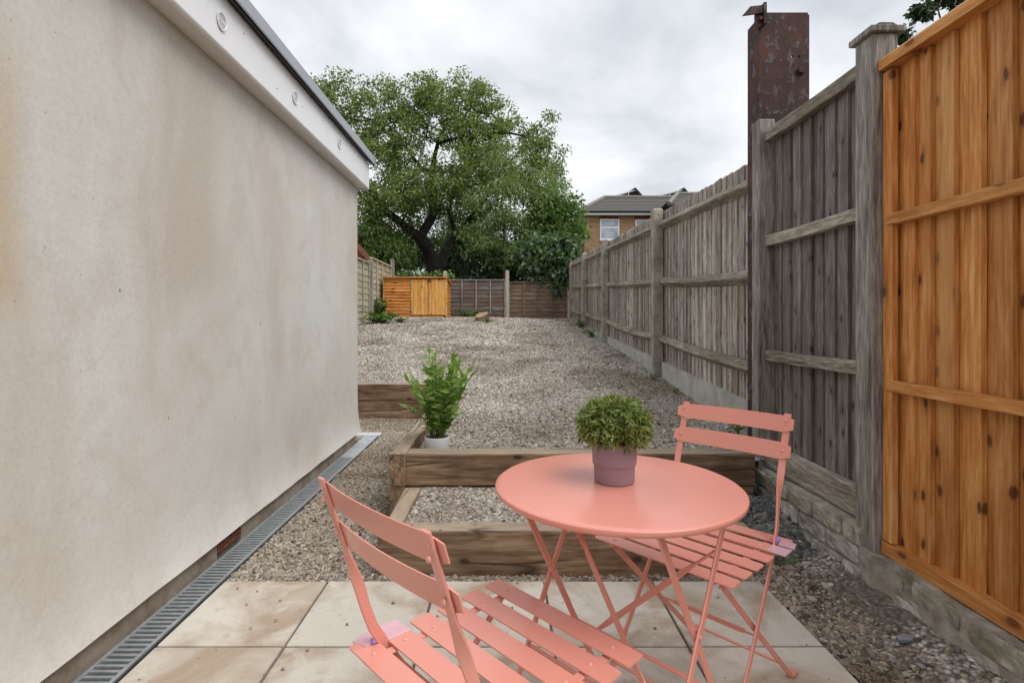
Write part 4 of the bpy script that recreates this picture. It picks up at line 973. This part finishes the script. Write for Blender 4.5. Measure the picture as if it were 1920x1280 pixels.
def grow(limbs, centres, step=0.35, droop=0.0, leaf_r=0.006, exp_=2.3):
    "connect each twig centre to the nearest part of the growing skeleton; returns nodes, parents, radii"
    pos = []; par = []; fixed = {}
    for poly, r0, r1, start in limbs:
        prev = start if start is None or start >= 0 else None
        if prev is None and pos and start == -1:                # join to nearest
            q = np.array(pos)-np.array(poly[0]); prev = int(np.argmin((q**2).sum(1)))
        pts = [Vector(p) for p in poly]; ln = sum((b_-a).length for a, b_ in zip(pts, pts[1:])); acc = 0
        for a, b_ in zip(pts, pts[1:]):
            n = max(1, int((b_-a).length/step))
            for i in range(n+1 if a is pts[0] else n):
                s = i/n if a is pts[0] else (i+1)/n
                p = a.lerp(b_, s); w_ = 0.02 if prev is not None else 0
                pos.append(np.array(p)+nrg.normal(size=3)*w_); par.append(-1 if prev is None else prev)
                t_ = (acc+(b_-a).length*s)/ln; fixed[len(pos)-1] = r0+(r1-r0)*t_; prev = len(pos)-1
            acc += (b_-a).length
    base = np.array(pos[0])
    skel = np.array(pos)
    dmin = np.array([np.sqrt(((skel-c)**2).sum(1)).min() for c in centres])
    for ci in np.argsort(dmin):
        c = centres[ci]; A = np.array(pos); dv = A-c; d2 = np.sqrt((dv**2).sum(1))+0.35*np.maximum(0, A[:,2]-c[2])
        k = int(np.argmin(d2)); a = A[k]; dist = np.linalg.norm(c-a); n = max(1, int(dist/step)); prev = k
        side = nrg.normal(size=3)*0.10*dist
        for i in range(1, n+1):
            s = i/n; p = a+(c-a)*s+side*math.sin(math.pi*s)+np.array([0,0,0.10*dist*math.sin(math.pi*s)-droop*s*s*dist])
            pos.append(p); par.append(prev); prev = len(pos)-1
    n = len(pos); acc = np.zeros(n); rad = np.zeros(n)
    for i in range(n-1, -1, -1):
        r = acc[i]**(1/exp_) if acc[i] > 0 else leaf_r
        rad[i] = max(r, fixed.get(i, 0)) if i in fixed else r
        if par[i] >= 0: acc[par[i]] += r**exp_
    return np.array(pos), par, rad, fixed
def branch_mesh(name, pos, par, rad, rmin=0.0, fixed=()):
    mb = MB()
    for i, p in enumerate(par):
        if p < 0 or rad[i] < rmin: continue
        r0 = min(rad[p], rad[i]*1.35) if i not in fixed else rad[p]
        n = 10 if rad[i] > 0.08 else (6 if rad[i] > 0.02 else 3)
        mb.tube([pos[p]-(pos[i]-pos[p])*0.04, pos[i]], [r0, rad[i]], n, cap=False)
    m = bpy.data.meshes.new(name); m.from_pydata(mb.v, [], mb.f); m.update()
    m.polygons.foreach_set('use_smooth', [True]*len(m.polygons)); return m
def lobe_points(lobes, n, shell=0.35, wexp=0.75):
    "points in a union of ellipsoids (centre, radius xyz); denser toward the outside"
    wts = np.array([r[0]*r[1]*r[2] for c, r in lobes])**wexp; wts /= wts.sum()
    k = nrg.choice(len(lobes), n, p=wts); v = unit(nrg.normal(size=(n,3)))*(nrg.uniform(shell,1,n)**0.6)[:,None]
    return np.array([np.array(lobes[i][0]) for i in k])+v*np.array([lobes[i][1] for i in k])
def plant(name, label, cat, base, limbs, lobes, ncl, per, clr, ll, lw, leafm, barkm, droop=0.1, group=None, down=0.5, step=0.35, leaf_r=0.006, rmin=0.0, shell=0.3, wexp=0.75):
    t_ = thing(name, label, cat, base, 0, group)
    C = lobe_points(lobes, ncl, shell, wexp)
    C = C[C[:,2] > base[2]+0.1]
    pos, par, rad, fx = grow(limbs, C, step, droop, leaf_r)
    off = np.array(base)
    tr = obj('trunk' if cat == 'tree' else 'stem', branch_mesh('trunk', pos-off, par, rad, rmin, fx), barkm, t_)
    n = len(C)*per
    cc = np.repeat(C, per, 0); q = in_ball(n); P_ = cc+q*np.array([clr,clr,clr*0.7])
    D = q*0.9+nrg.normal(size=(n,3))*0.6+np.array([0,0,-down])
    lf_ = obj('crown' if cat == 'tree' else 'foliage', leaf_mesh('crown', P_-off, D, ll, lw), leafm, t_)
    return t_
def LB(u, v, Y, rpx, dpt=None, rv=None):
    c = P(u, v, Y); r = rpx*Y/F; return (tuple(c), (r, dpt if dpt else r, (rv*Y/F if rv else r)))

# --- the big walnut tree behind the back fence
Yw = 18.0
wb = P(818, 545, Yw); wb = Vector((wb.x, Yw, 0.9))
pp = lambda u, v, dy=0.0: tuple(P(u, v, Yw+dy))
limbs = [([tuple(wb), pp(818,515), pp(812,490), pp(798,465,-.2), pp(786,446,-.3)], 0.34, 0.21, None),
         ([pp(786,446,-.3), pp(752,418,-.6), pp(722,398,-.9), pp(698,360,-1.2), pp(676,320,-1.3)], 0.17, 0.07, -1),
         ([pp(786,446,-.3), pp(808,408,0), pp(814,366,.3), pp(812,322,.4), pp(818,276,.4), pp(836,236,.2)], 0.17, 0.05, -1),
         ([pp(818,512), pp(836,468,.3), pp(852,442,.5), pp(872,424,.8), pp(920,390,1.2)], 0.19, 0.08, -1),
         ([pp(852,442,.5), pp(842,400,1.0), pp(850,350,1.3)], 0.09, 0.05, -1),
         ([pp(814,326,.4), pp(790,318,0), pp(755,270,-.5), pp(700,225,-.6)], 0.08, 0.03, -1),
         ([pp(822,270,.4), pp(870,255,.2), pp(930,250,-.3), pp(985,255,-.6)], 0.06, 0.03, -1),
         ([pp(872,424,.8), pp(930,345,.5), pp(985,300,.2)], 0.08, 0.03, -1),
         ([pp(812,490), pp(770,470,.5), pp(730,440,1.2)], 0.12, 0.05, -1)]
lobes = [LB(820,285,Yw,128,2.4), LB(845,208,Yw,70,1.5), LB(900,205,Yw,50,1.2), LB(700,215,Yw,80,1.6), LB(636,190,Yw-.5,58,1.2), LB(602,165,Yw-.5,30,.7),
         LB(700,320,Yw-.5,88,1.8), LB(955,285,Yw,78,1.8), LB(1015,245,Yw,38,.8), LB(1010,335,Yw,52,1.2), LB(792,172,Yw,34,1.0), LB(735,400,Yw-.6,56,1.2), LB(880,380,Yw+.8,80,1.4), LB(800,350,Yw-1.6,62,.8,44), LB(745,365,Yw-1.8,56,.8,46), LB(868,335,Yw-1.4,60,.8,50), LB(690,390,Yw-1.5,34,.7,50), LB(1030,300,Yw,34,.9)]
plant('walnut_tree', 'large spreading walnut tree with dark forked trunk behind the back fence', 'tree', tuple(wb), limbs, lobes, 1300, 42, 0.235, 0.115, 0.058, M['leaf_walnut'], M['bark'], droop=0.10, down=0.3, leaf_r=0.007)

def sapling(name, label, u, Y, vtop, lobes, ncl, per, clr, ll, lw, leafm, r0=0.05, lean=0, group=None, barkm=None, cat='tree', down=0.4):
    b_ = P(u, 540, Y); b_ = Vector((b_.x, Y, 0.9)); tp = P(u+lean, vtop, Y); md = P(u+lean*0.3, (540+vtop)/2, Y)
    return plant(name, label, cat, tuple(b_), [([tuple(b_), tuple(md), tuple(tp)], r0, r0*0.35, None)], lobes, ncl, per, clr, ll, lw, leafm, barkm or M['young_bark'], group=group, step=0.25, leaf_r=0.004, down=down)
sapling('ash_tree', 'slender pale green ash tree in front of the walnut', 948, 16.0, 300, [LB(945,320,16,52,.9), LB(930,390,16,66,1.0), LB(985,390,16,58,1.0), LB(960,450,16,60,.9), LB(905,440,16,45,.8), LB(1020,350,16,40,.8)], 260, 34, 0.26, 0.13, 0.045, M['leaf_ash'], 0.06, -10)
sapling('maple_tree', 'dense small tree with fresh green leaves beside the brick house', 1055, 16.4, 400, [LB(1050,420,16.4,44,.8), LB(1066,388,16.4,26,.6), LB(1025,400,16.4,42,.8), LB(1070,448,16.4,26,.7), LB(1015,455,16.4,46,.8)], 200, 36, 0.24, 0.13, 0.07, M['leaf_mid'], 0.05, 5)
sapling('fig_bush', 'broad-leaved dark shrub hanging over the right end of the back fence', 1040, 15.0, 470, [LB(1010,486,15,42,.6), LB(1045,480,15,40,.6), LB(1066,505,15,26,.5), (tuple(P(1052,528,14.7)), (.32,.35,.30))], 190, 24, 0.22, 0.19, 0.12, M['leaf_fig'], 0.04, 0, cat='shrub')
sapling('laurel_shrub', 'dark evergreen shrub massed behind the middle of the back fence', 960, 17.0, 450, [LB(900,490,17,55,.9,45), LB(960,492,17,60,.9,40), LB(1010,480,17.5,50,.9), LB(870,470,19.5,40,.9)], 340, 34, 0.28, 0.13, 0.06, M['leaf_dark'], 0.05, 0, cat='shrub')
sapling('privet_shrub', 'bright green shrub to the right of the forked trunk', 856, 21.0, 440, [LB(856,470,21,34,.9,44), LB(840,505,21,36,.9), LB(800,480,23,60,1.0,40)], 200, 34, 0.30, 0.15, 0.07, M['leaf_mid'], 0.05, 0, cat='shrub')
sapling('bay_shrub', 'leafy drooping shrub behind the left fence', 715, 16.5, 400, [LB(695,440,16.5,34,.8,46), LB(745,472,16.8,34,.8,36), LB(700,474,16.5,46,.8,40)], 210, 36, 0.28, 0.15, 0.045, M['leaf_mid'], 0.05, 0, cat='shrub', down=0.9)
sapling('yew_shrub', 'very dark shrub in the shade left of the walnut trunk', 765, 19.5, 450, [LB(755,470,19.5,60,1.0,56), LB(815,430,23,75,.9,50), LB(880,440,23,60,.9,60), LB(700,490,20,60,1.0), LB(900,500,22,70,1.0), LB(1000,480,22,90,1.0,70), LB(1070,500,21,40,1.0)], 560, 34, 0.32, 0.14, 0.07, M['leaf_dark'], 0.05, 0, cat='shrub')
# climber with white flowers above the garden store
cl = thing('flowering_climber', 'white-flowered climber spilling over the fence behind the garden store', 'climber', (-2.5, 14.9, 2.0))
Cc = np.array([(-2.9+1.5*i/44+rng.uniform(-.05,.05), 14.85+rng.uniform(-.15,.1), 2.16+rng.uniform(-.1,.2)) for i in range(45)])-np.array(cl.location)
pc = np.repeat(Cc, 22, 0)+in_ball(45*22)*0.14
obj('foliage', leaf_mesh('foliage', pc, nrg.normal(size=pc.shape)+np.array([0,-.6,-.2]), 0.09, 0.06), M['leaf_mid'], cl)
pf = np.repeat(Cc[::3], 7, 0)+in_ball(15*7)*0.13+np.array([0,-.05,.05])
obj('flowers', leaf_mesh('flowers', pf, nrg.normal(size=pf.shape)+np.array([0,-.8,.4]), 0.06, 0.05), M['petal'], cl)
obj('stem', MB().tube([(-0.3,0.05,-1.0),(-0.1,0,-0.4),(0.1,0,0.1),(0.7,-.05,0.2)], [0.02,0.018,0.012,0.006], 6), M['young_bark'], cl)
# neighbour's tree peeping over the right fence
nbb = (6.9, 8.6, 0.9); q8 = lambda u, v, Y=8.0: tuple(P(u, v, Y))
plant('neighbour_tree', 'dark leafy twigs of a tree showing above the new fence at top right', 'tree', nbb, [([nbb, (6.9,8.5,3.0), (6.8,8.2,4.6)], 0.10, 0.05, None), ([(6.8,8.2,4.6), q8(1760,20), q8(1735,30)], 0.03, 0.008, -1), ([(6.8,8.2,4.6), q8(1720,75), q8(1690,62)], 0.03, 0.006, -1)],
      [LB(1732,22,8,13,.15), LB(1790,-14,8,26,.3), LB(1692,64,8,7,.1), LB(1850,-40,8,60,.5)], 60, 26, 0.10, 0.085, 0.05, M['leaf_dark'], M['young_bark'], step=0.2, leaf_r=0.003, wexp=0.25)

# ---- weeds
def weed(label, x, y, z, r, h, n, ll, lw, lm, name='weed', stems=10):
    t_ = thing(name, label, 'weed', (x, y, z), 0, 'weeds at the garden edges')
    mb = MB(); pts = []; drs = []
    for k in range(stems):
        a = rng.uniform(0, 6.28); rr = r*rng.uniform(0.3, 1); hh = h*rng.uniform(0.4, 1)
        p1 = Vector((rr*0.4*math.cos(a), rr*0.4*math.sin(a), hh*0.7)); p2 = Vector((rr*math.cos(a), rr*math.sin(a), hh))
        mb.tube([(0.1*p2.x,0.1*p2.y,-0.02), p1, p2], [0.004,0.003,0.0015], 4)
        for j in range(n//stems):
            s = rng.uniform(0.15, 1); q = Vector((0,0,0)).lerp(p1, s*1.6) if s < 0.6 else p1.lerp(p2, (s-0.6)/0.4)
            b2 = rng.uniform(0, 6.28); pts.append(tuple(q)); drs.append((math.cos(b2)+math.cos(a)*.4, math.sin(b2)+math.sin(a)*.4, rng.uniform(-.3,.5)))
    obj('stem', mb, M['leaf_weed'], t_); obj('leaves', leaf_mesh('leaves', np.array(pts), np.array(drs), ll, lw), lm, t_)
weed('tangled green weeds at the foot of the left lap fence', -2.72, 11.6, g_up(-2.72,11.6), 0.50, 0.24, 620, 0.09, 0.05, M['leaf_weed'], stems=26)
weed('ivy and weeds in the corner left of the garden store', -2.88, 12.5, g_up(-2.88,12.5), 0.22, 0.55, 300, 0.09, 0.06, M['leaf_weed'], stems=18)
weed('low weed patch on the gravel in front of the garden store', -2.35, 11.9, g_up(-2.35,11.9), 0.22, 0.12, 160, 0.06, 0.035, M['leaf_weed'], stems=12)
weed('weeds growing against the grey back fence panel', -1.0, 14.3, g_up(-1.0,14.3), 0.38, 0.22, 300, 0.09, 0.05, M['leaf_weed'], stems=20)
weed('weeds at the foot of the middle back fence post', 0.5-0.95, 14.35, g_up(-.4,14.35), 0.25, 0.14, 160, 0.08, 0.05, M['leaf_weed'], stems=12)
weed('small weeds beside the cut tree stump', -0.36, 11.95, g_up(-.36,11.95), 0.10, 0.08, 50, 0.07, 0.04, M['leaf_weed'], stems=8)
weed('small leafy seedling growing beside the concrete gravel board', 1.50, 3.42, 0.36, 0.06, 0.16, 24, 0.06, 0.022, M['leaf_weed'], stems=4)
weed('tiny weed at the foot of the nearest concrete post', 1.50, 5.36, g_up(1.5,5.36), 0.05, 0.09, 20, 0.035, 0.016, M['leaf_weed'], stems=4)
weed('small tuft at the gravel board midway to the second post', 1.52, 4.75, g_up(1.5,4.75), 0.05, 0.07, 24, 0.03, 0.014, M['leaf_weed'], stems=5)
weed('tuft of weeds along the fence past the second post', 1.60, 9.7, g_up(1.6,9.7), 0.14, 0.18, 70, 0.06, 0.03, M['leaf_weed'], stems=8)
weed('green weeds near the far end of the long fence', 1.62, 11.3, g_up(1.6,11.3), 0.16, 0.2, 80, 0.06, 0.03, M['leaf_weed'], stems=8)

# ================================================================== FURNITURE
def rot2(a): return math.degrees(a)
def rivet_mesh():
    return MB().lathe([(0.0001,0.0),(0.0052,0.0),(0.0048,0.0018),(0.0028,0.0032),(0.0001,0.0036)], 10).mesh('rivet', True)
RV = rivet_mesh()
def slat_mesh(name, lx, wy, t_, bow=0.0, n=8, r=0.008):
    "flat strip with rounded corners along x, bowed in -y (for the backs) or flat"
    out = []
    for (cx, cy, a0) in ((lx/2-r, wy/2-r, 0), (-lx/2+r, wy/2-r, 90), (-lx/2+r, -wy/2+r, 180), (lx/2-r, -wy/2+r, 270)):
        out += [(cx+r*math.cos(R(a0+30*i)), cy+r*math.sin(R(a0+30*i))) for i in range(4)]
    return out
def bistro_chair(label, loc, heading, tagside):
    c = thing('folding_chair', label, 'chair', loc, heading, 'salmon folding bistro chairs')
    S = M['salmon']; hw = 0.163
    # seat: six slats across two side bars
    ys = [0.180-0.0690*k for k in range(6)]
    sm = MB().prism(slat_mesh('s', 0.405, 0.051, 0, r=0.008), -0.0016, 0.0016, 'z').mesh('seat_slat')
    for yy in ys:
        s_ = obj('seat_slat', sm, S, c, (0, yy, 0.452+0.004*abs(yy)/0.165))
        for sx_ in (-1, 1): obj('rivet', RV, M['rivet'], s_, (sx_*0.148, 0, 0.0014))
    for sx_ in (-1, 1):
        obj('seat_bar', MB().strap([(sx_*0.148,-0.185,0.4485),(sx_*0.148,0.0,0.4475),(sx_*0.148,0.20,0.4485)], (1,0,0), 0.018, 0.004), S, c)
        # upright that becomes the front leg, twisted below the back
        path = [(-0.262,0.806),(-0.240,0.74),(-0.218,0.675),(-0.208,0.645),(-0.198,0.615),(-0.187,0.585),(-0.173,0.54),(-0.155,0.495),(-0.130,0.455),(-0.100,0.405),(-0.055,0.335),(0.04,0.205),(0.20,0.0)]
        tw = [0,0,0,0.25,0.6,0.9,1,1,1,1,1,1,1]
        xx = [0.163]*6+[0.166,0.170,0.173,0.174,0.174,0.176,0.180]
        obj('upright', MB().strap([(sx_*x_, y_, z_) for x_, (y_, z_) in zip(xx, path)], [Vector((math.cos(t_*math.pi/2), math.sin(t_*math.pi/2)*0.8, math.sin(t_*math.pi/2)*0.6)) for t_ in tw], 0.021, 0.005), S, c, smooth=True)
        # rear leg from the seat front
        lg = obj('leg', MB().strap([(sx_*0.158,0.172,0.440),(sx_*0.158,-0.06,0.222),(sx_*0.158,-0.298,0.004)], (0,0.7,0.7), 0.018, 0.005), S, c)
        obj('foot', MB().strap([(sx_*0.158,-0.292,0.006),(sx_*0.158,-0.330,0.004)], (1,0,0), 0.024, 0.006), S, lg)
        obj('pivot_bolt', MB().tube([(sx_*0.150,-0.063,0.305-0.078),(sx_*0.186,-0.063,0.305-0.078)], 0.005, 8), S, c) if False else None
    obj('stretcher', MB().strap([(-0.157,-0.075,0.207),(-0.12,-0.075,0.207),(-0.1,-0.075,0.207),(0.1,-0.075,0.207),(0.12,-0.075,0.207),(0.157,-0.075,0.207)], [(0,0.7,0.7),(0,0.7,0.7),(0,0,1),(0,0,1),(0,0.7,0.7),(0,0.7,0.7)], 0.016, 0.004), S, c)
    obj('stretcher', MB().tube([(-0.158,-0.225,0.071),(0.158,-0.225,0.071)], 0.0045, 8), S, c)
    obj('stretcher', MB().tube([(-0.177,0.139,0.078),(0.177,0.139,0.078)], 0.0045, 8), S, c)
    obj('stretcher', MB().tube([(-0.174,-0.118,0.432),(0.174,-0.118,0.432)], 0.0045, 8), S, c)
    # bowed back slats
    for zc, yc in ((0.777, -0.2515), (0.701, -0.2265)):
        hh, Lx, n = 0.0235, 0.185, 12; mb = MB(); r_ = 0.010; vs = []
        for i in range(n+1):
            x = -Lx+2*Lx*i/n; e = max(0, abs(x)-(Lx-r_)); h_ = hh-(r_-math.sqrt(max(0, r_*r_-e*e)))*0.9
            y = -0.016*(1-(x/Lx)**2); lean = 0.335
            for sg, dy_ in ((-1,0.0),(1,0.0),(1,0.0028),(-1,0.0028)): vs.append((x, y+dy_-sg*h_*lean, sg*h_))
        mb.add(vs, [(i*4+k, i*4+(k+1)%4, (i+1)*4+(k+1)%4, (i+1)*4+k) for i in range(n) for k in range(4)]+[(3,2,1,0), tuple(n*4+k for k in range(4))])
        s_ = obj('back_slat', mb, S, c, (0, yc+0.0065, zc), smooth=False)
        for sx_ in (-1, 1):
            for dz in ((0.010,-0.010) if zc > 0.75 else (0.0,)):
                obj('rivet', RV, M['rivet'], s_, (sx_*0.163, -0.0012, dz), (R(-90), 0, 0)); obj('rivet', RV, M['rivet'], s_, (sx_*0.163, -0.0126, dz), (R(90), 0, 0))
    # torn bits of clear wrapping on the rear corner
    sx_ = tagside
    obj('wrapping', MB().box(-0.026, 0.026, -0.025, 0.025, -0.0022, 0.0022, 0.0008), M['tagplastic'], c, (sx_*0.196, -0.096, 0.4555))
    obj('wrapping', MB().box(-0.020, 0.020, -0.022, 0.022, -0.002, 0.0025, 0.0008), M['tagplastic'], c, (sx_*0.200, -0.150, 0.457), (0.05, 0.1*sx_, 0.2))
    obj('wrapping', MB().tube([(0,-0.012,0),(0,0.012,0)], [0.006,0.006], 10), M['tagviolet'], c, (sx_*0.176, -0.142, 0.464))
    return c
HD = math.atan2(0.68, 0.73)-math.pi/2        # forward (+y) towards (.73,.68)
bistro_chair('salmon folding metal chair in the foreground, seen from behind', (-0.024, 1.013, 0), HD, -1)
bistro_chair('salmon folding metal chair beyond the table, its back to the fence', (0.550, 1.542, 0), HD+math.pi, -1)

TC = Vector((0.265, 1.258, 0)); TR = 0.286
tb = thing('bistro_table', 'round salmon metal bistro table with crossed folding legs', 'table', TC, HD)
prof = [(0.0001,0.704),(0.15,0.7042),(TR-0.012,0.7045),(TR-0.005,0.7035),(TR-0.001,0.7005),(TR,0.696),(TR-0.002,0.6905),(TR-0.007,0.687),(TR-0.012,0.688),(TR-0.014,0.694),(TR-0.016,0.700),(0.0001,0.700)]
obj('table_top', MB().lathe(prof, 128), M['salmon'], tb, smooth=True)
for sx_ in (-1, 1):
    xo = sx_*0.200
    for q in (-1, 1):
        x_ = xo+sx_*(0.005 if q > 0 else -0.004)
        pv = 0.43
        obj('leg', MB().strap([(x_, q*0.145, 0.690), (x_, q*0.02, pv+0.03), (x_, 0, pv), (x_, -q*0.235, 0.0)], (0,1,q*0.6), 0.019, 0.006), M['salmon'], tb)
    obj('pivot_bolt', MB().tube([(xo-0.012,0,0.43),(xo+0.012,0,0.43)], 0.005, 8), M['rivet'], tb)
    obj('top_bracket', MB().strap([(xo,-0.19,0.693),(xo,0.19,0.693)], (1,0,0), 0.022, 0.006), M['salmon'], tb)
for q in (-1, 1):
    obj('stretcher', MB().strap([(-0.2,-q*0.0875,0.27),(0.2,-q*0.0875,0.27)], (0,1,1), 0.010, 0.005), M['salmon'], tb)
tws = [(0,1,0.3),(0,1,0.3),(0,0.3,1),(0,0.3,1),(0,1,0.3),(0,1,0.3)]
def brace(a, b_):
    a, b_ = Vector(a), Vector(b_)
    obj('brace', MB().strap([a.lerp(b_, s) for s in (0, 0.10, 0.22, 0.78, 0.90, 1)], tws, 0.017, 0.004), M['salmon'], tb)
brace((0.197,0.08,0.58), (-0.197,0.125,0.20)); brace((-0.197,0.07,0.56), (0.197,-0.10,0.25))

# ---- mauve pot with clipped herb
pt = thing('potted_herb', 'mauve pot with a rounded green herb plant on the table', 'potted plant', (0.263, 1.272, 0.7045))
obj('pot', MB().lathe([(0.0001,0.0),(0.043,0.0),(0.0462,0.0015),(0.0472,0.005),(0.0482,0.038),(0.0488,0.0400),(0.0512,0.0425),(0.0518,0.046),(0.0532,0.093),(0.0528,0.0945),(0.0512,0.0945),(0.0495,0.070),(0.0001,0.070)], 64), M['mauve'], pt, smooth=True)
obj('soil', MB().lathe([(0.0001,0.0865),(0.025,0.087),(0.0505,0.083)], 24), M['soil'], pt)
n = 4200
dirs = unit(nrg.normal(size=(n,3))*np.array([1,1,0.8])+np.array([0,0,0.35]))
rr = np.array([0.099,0.099,0.082])*(nrg.uniform(0.45,1.0,n)**0.5*(1+0.22*np.array([nz3(*(d_*3)) for d_ in dirs])))[:,None]
lp = dirs*rr*0.82+np.array([0,0,0.128]); keep = lp[:,2] > 0.088; lp, dd = lp[keep], dirs[keep]
obj('leaves', leaf_mesh('leaves', lp, dd+nrg.normal(size=dd.shape)*0.8+np.array([0,0,0.25]), 0.018, 0.0058, 0.3, 0.3), M['leaf_ball'], pt)
stm = MB()
for k in range(60):
    a = rng.uniform(0, 6.28); el = rng.uniform(0.1, 1.0); r_ = rng.uniform(0.005, 0.04)
    stm.tube([(r_*math.cos(a), r_*math.sin(a), 0.085), (0.05*math.cos(a)*el, 0.05*math.sin(a)*el, 0.125), (0.085*math.cos(a)*el, 0.085*math.sin(a)*el, 0.14+0.05*(1-el))], [0.0014,0.0012,0.0008], 4)
obj('stems', stm, M['leaf_dark'], pt)

# ---- white pot with leafy houseplant behind the terrace sleeper
WX, WY = -0.402, 3.20
wp = thing('potted_houseplant', 'white pot with tall glossy green plant standing behind the timber edge', 'potted plant', (WX, WY, g_up(WX, WY)-0.012))
wz = 0.388-wp.location.z
obj('pot', MB().lathe([(0.0001,0.0),(0.056,0.0),(0.060,0.004),(0.0755,wz-0.004),(0.0755,wz),(0.0715,wz+0.001),(0.069,wz-0.012),(0.067,wz-0.02),(0.0001,wz-0.02)], 48), M['white_pot'], wp, smooth=True)
obj('soil', MB().lathe([(0.0001,wz-0.012),(0.0685,wz-0.0135)], 32), M['soil'], wp)
stm = MB(); pts = []; drs = []
for k in range(36):
    a = rng.uniform(0, 6.28); hh = rng.uniform(0.14, 0.42) if k > 2 else (0.49, 0.46, 0.44)[k]; sp_r = rng.uniform(0.06, 0.23)*(0.82 if math.cos(a) < 0 else 1)
    if k == 0: a, sp_r = 2.6, 0.06
    if k == 1: a, sp_r = 0.5, 0.10
    b0 = Vector((0.03*math.cos(a), 0.03*math.sin(a), wz-0.015)); tip = Vector((sp_r*math.cos(a), sp_r*math.sin(a), wz+hh)); md = b0.lerp(tip, 0.5)+Vector((-0.02*math.cos(a), -0.02*math.sin(a), 0.03))
    stm.tube([b0, md, tip], [0.0035,0.003,0.0015], 5)
    nl = int(hh/0.0165)
    for j in range(nl):
        s = 0.16+0.84*j/nl; q = b0.lerp(md, s*2) if s < 0.5 else md.lerp(tip, s*2-1)
        b2 = a+(1 if j % 2 else -1)*rng.uniform(0.7, 1.9); pts.append(tuple(q)); drs.append((math.cos(b2), math.sin(b2), rng.uniform(0.1, 1.1)))
    pts.append(tuple(tip)); drs.append(tuple(tip-md))
obj('stems', stm, M['leaf_weed'], wp); obj('leaves', leaf_mesh('leaves', np.array(pts), np.array(drs), 0.080, 0.029, 0.2, 0.2), M['leaf_pot'], wp)

# ---- leaf litter and crumbs
pts = []; drs = []
for k in range(900):
    yy = rng.uniform(6.2, 14.3); xx = rng.uniform(-2.8, 1.5)
    if nz3(xx*0.8, yy*0.8, 7) < 0.18 and rng.random() < 0.93: continue
    pts.append((xx, yy, g_up(xx, yy)+0.02)); drs.append((rng.uniform(-1,1), rng.uniform(-1,1), rng.uniform(0,.4)))
for k in range(70):
    yy = rng.uniform(3.2, 6.2); xx = rng.uniform(-0.4, 1.4); pts.append((xx, yy, g_up(xx, yy)+0.012)); drs.append((rng.uniform(-1,1), rng.uniform(-1,1), rng.uniform(0,.3)))
o = obj('leaf_litter', leaf_mesh('leaf_litter', np.array(pts), np.array(drs), 0.038, 0.016), M['litter']); tag(o, 'dead leaves and twigs scattered over the upper gravel', 'leaf litter', kind='stuff')
cm = MB()
for k in range(120):
    if k < 95: xx, yy, zz = rng.uniform(-1.15, 1.05), rng.uniform(1.0, 2.2), 0.0
    else: xx, yy, zz = rng.uniform(-0.5, 1.0), rng.uniform(2.3, 2.39), 0.178
    s_ = rng.choice((0.0015, 0.002, 0.0025, 0.004, 0.005)); q = Euler((rng.random()*3, rng.random()*3, rng.random()*6)).to_matrix().to_4x4(); q.translation = (xx, yy, zz+s_*0.5)
    cm.box(-s_*1.4, s_*1.4, -s_, s_, -s_*0.6, s_*0.6, s_*0.3, q)
o = obj('grit', cm, M['stone_brown']); tag(o, 'crumbs of grit lying on the paving and step', 'grit', kind='stuff')
